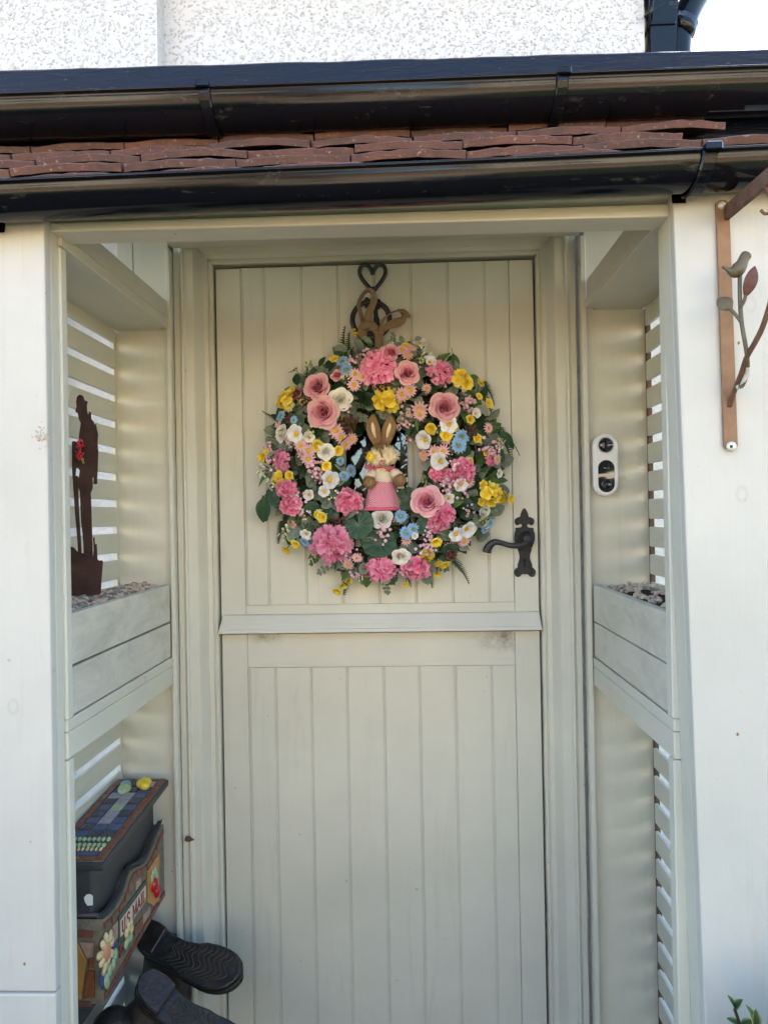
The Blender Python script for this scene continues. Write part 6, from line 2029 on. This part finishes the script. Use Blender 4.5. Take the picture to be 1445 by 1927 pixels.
part('spot', MB().ball(at(695, 858, YR - 33.2 * px2m), 0.0014, 6, 4, (1, 0.5, 1.6)).ball(at(693, 854, YR - 32.4 * px2m), 0.0011, 6, 4), 'poppy_black', egg)
part('thread', MB().tube([at(696, 869, YR - 26 * px2m), at(694, 884, YR - 26 * px2m), at(693, 896, YR - 26 * px2m)], 0.0006, 4).tube([at(698, 869, YR - 26 * px2m), at(698, 884, YR - 26 * px2m), at(696, 896, YR - 26 * px2m)], 0.0006, 4), 'scarf_pink', egg)

# ------------------------------------------------------------------ shrub at the foot of the right board
shr = thing('box_shrub', (0.64, -0.83, 0.0), 'glossy green shrub with yellow-edged leaves at the lower right corner', 'shrub')
M_SH = [leaf_mesh(0.30, 0.3, 0.3, 51, 0.8), leaf_mesh(0.34, 0.25, 0.5, 52, 0.8)]
sr = random.Random(8)
mb = MB()
stems = []
for k in range(44):
    a = sr.uniform(0, 6.28); rr = sr.uniform(0.02, 0.16)
    tip = Vector((0.64 + rr * math.cos(a), -0.83 + rr * 0.8 * math.sin(a), 0.80 - 0.9 * rr - sr.uniform(0.0, 0.12)))
    pth_ = smooth_path([Vector((0.64, -0.83, -0.02)), Vector((0.64, -0.83, 0.25)).lerp(tip, 0.45), tip], 6)
    mb.tube(pth_, [0.006 - 0.004 * i / len(pth_) for i in range(len(pth_))], 5)
    stems.append(pth_)
part('stems', mb, 'twig', shr)
nl = 0
for pth_ in stems:
    for i in range(4, len(pth_)):
        for k in range(1 if i < 9 else 2):
            d = Vector((sr.gauss(0, 1), sr.gauss(0, 1), sr.uniform(-0.2, 1.4))).normalized()
            if i == len(pth_) - 1: d = (d * 0.5 + Vector((0, 0, 1))).normalized()
            nr = Vector((sr.uniform(-1, 1), sr.uniform(-1.2, 0.2), 1.0)); nr = (nr - d * nr.dot(d)).normalized()
            link('leaf', sr.choice(M_SH), 'shrub_leaf', shr, loc=pth_[i], rot=Matrix((d.cross(nr), d, nr)).transposed().to_quaternion(), scale=sr.uniform(0.017, 0.028))

# ------------------------------------------------------------------ what stands opposite (seen in the pane and the gutters), and hedges added for shade
simple('hedge_leaf', (0.035, 0.055, 0.020), 0.8, 0, 14, (0.06, 0.085, 0.03), 0.9, 25, 0.03)
for ha, hb, lab in ((-7.0, -0.75, 'added unseen dark hedge shading the lower door, on the left'), (0.55, 7.0, 'added unseen dark hedge shading the lower door, on the right')):
    hg = thing('added_shade_hedge', ((ha + hb) / 2, -3.3, 0), lab, 'hedge', 'hedges added to shade the door')  # added out of view to block horizon light from the lower door
    def hfn(u, v):
        a = math.pi * v
        x = lerp(ha, hb, u)
        n_ = 0.06 * noise.noise((x * 5, v * 7, ha)) + 0.03 * noise.noise((x * 17, v * 21, ha))
        return Vector((x, -3.3 - (0.36 + n_) * math.cos(a) * (1.0 if 0.1 < v < 0.9 else 1.0), max(-0.02, (1.02 + n_) * min(1.0, math.sin(a) * 1.9) - 0.02))), 0.5
    part('foliage', MB().grid(hfn, 160, 24), 'hedge_leaf', hg)
    part('end', MB().box(ha + 0.01, hb - 0.01, -3.5, -3.1, -0.02, 0.85), 'hedge_leaf', hg)
simple('fence_wood', (0.34, 0.225, 0.125), 0.8, 0, 4, (0.26, 0.17, 0.10), 0.2, 20)
fn_ = thing('garden_fence', (0, -9.0, 0), 'wooden board fence along the far side of the front garden', 'fence')
bm_board = MB().box(-0.07, 0.07, -0.01, 0.01, 0.0, 1.7, 0.003).mesh('board')
for k in range(120):
    link('board', bm_board, 'fence_wood', fn_, loc=(-9.0 + k * 0.15, -9.0 + (0.012 if k % 2 else 0), 0.02))
simple('house_cream', (0.76, 0.70, 0.57), 0.85, 0, 2, (0.70, 0.63, 0.50))
for hx0, hx1, lab in ((-13.0, -2.2, 'cream rendered house across the lane to the left of the bare tree'), (1.5, 13.0, 'cream rendered house across the lane to the right of the bare tree')):
    hs2 = thing('neighbour_house', ((hx0 + hx1) / 2, -13, 0), lab, 'house', 'houses across the lane')
    part('wall', MB().box(hx0, hx1, -19, -13, -0.02, 5.4), 'house_cream', hs2)
    part('roof', MB().prism([(hx0 - 0.3, -12.6, 5.3), (hx0 - 0.3, -16, 7.6), (hx0 - 0.3, -19.4, 5.3)], (hx1 - hx0 + 0.6, 0, 0)), 'clay_tile', hs2)
    for k in range(4):
        x = lerp(hx0 + 1.4, hx1 - 1.4, k / 3)
        for z in (0.9, 2.9):
            part('window', MB().box(x - 0.5, x + 0.5, -12.99, -12.95, z, z + 1.1, 0.01), 'black_glass', hs2)
tree = thing('bare_tree', (-0.5, -4.9, 0), 'leafless tree with dense dark branches in the front garden', 'tree')
tr = random.Random(4)
mbt, mbb = MB(), MB()


def grow(p_, d, L1, r_, dep):
    q = p_ + d * L1
    (mbt if dep == 0 else mbb).tube([p_, p_.lerp(q, 0.5) + Vector((tr.uniform(-.04, .04), tr.uniform(-.04, .04), 0)) * L1, q], [r_, r_ * 0.85, r_ * 0.7], 6 if dep < 3 else 4)
    if dep >= 5: return
    for k in range(4 if dep < 3 else 3):
        nd = (d + Vector((tr.gauss(0, 0.55), tr.gauss(0, 0.55), tr.gauss(0.05, 0.35)))).normalized()
        grow(q, nd, L1 * tr.uniform(0.62, 0.85), r_ * 0.62, dep + 1)


grow(Vector((-0.5, -4.9, -0.02)), Vector((0.03, 0, 1)), 0.95, 0.075, 0)
part('trunk', mbt, 'bark', tree)
part('crown', mbb, 'bark', tree)
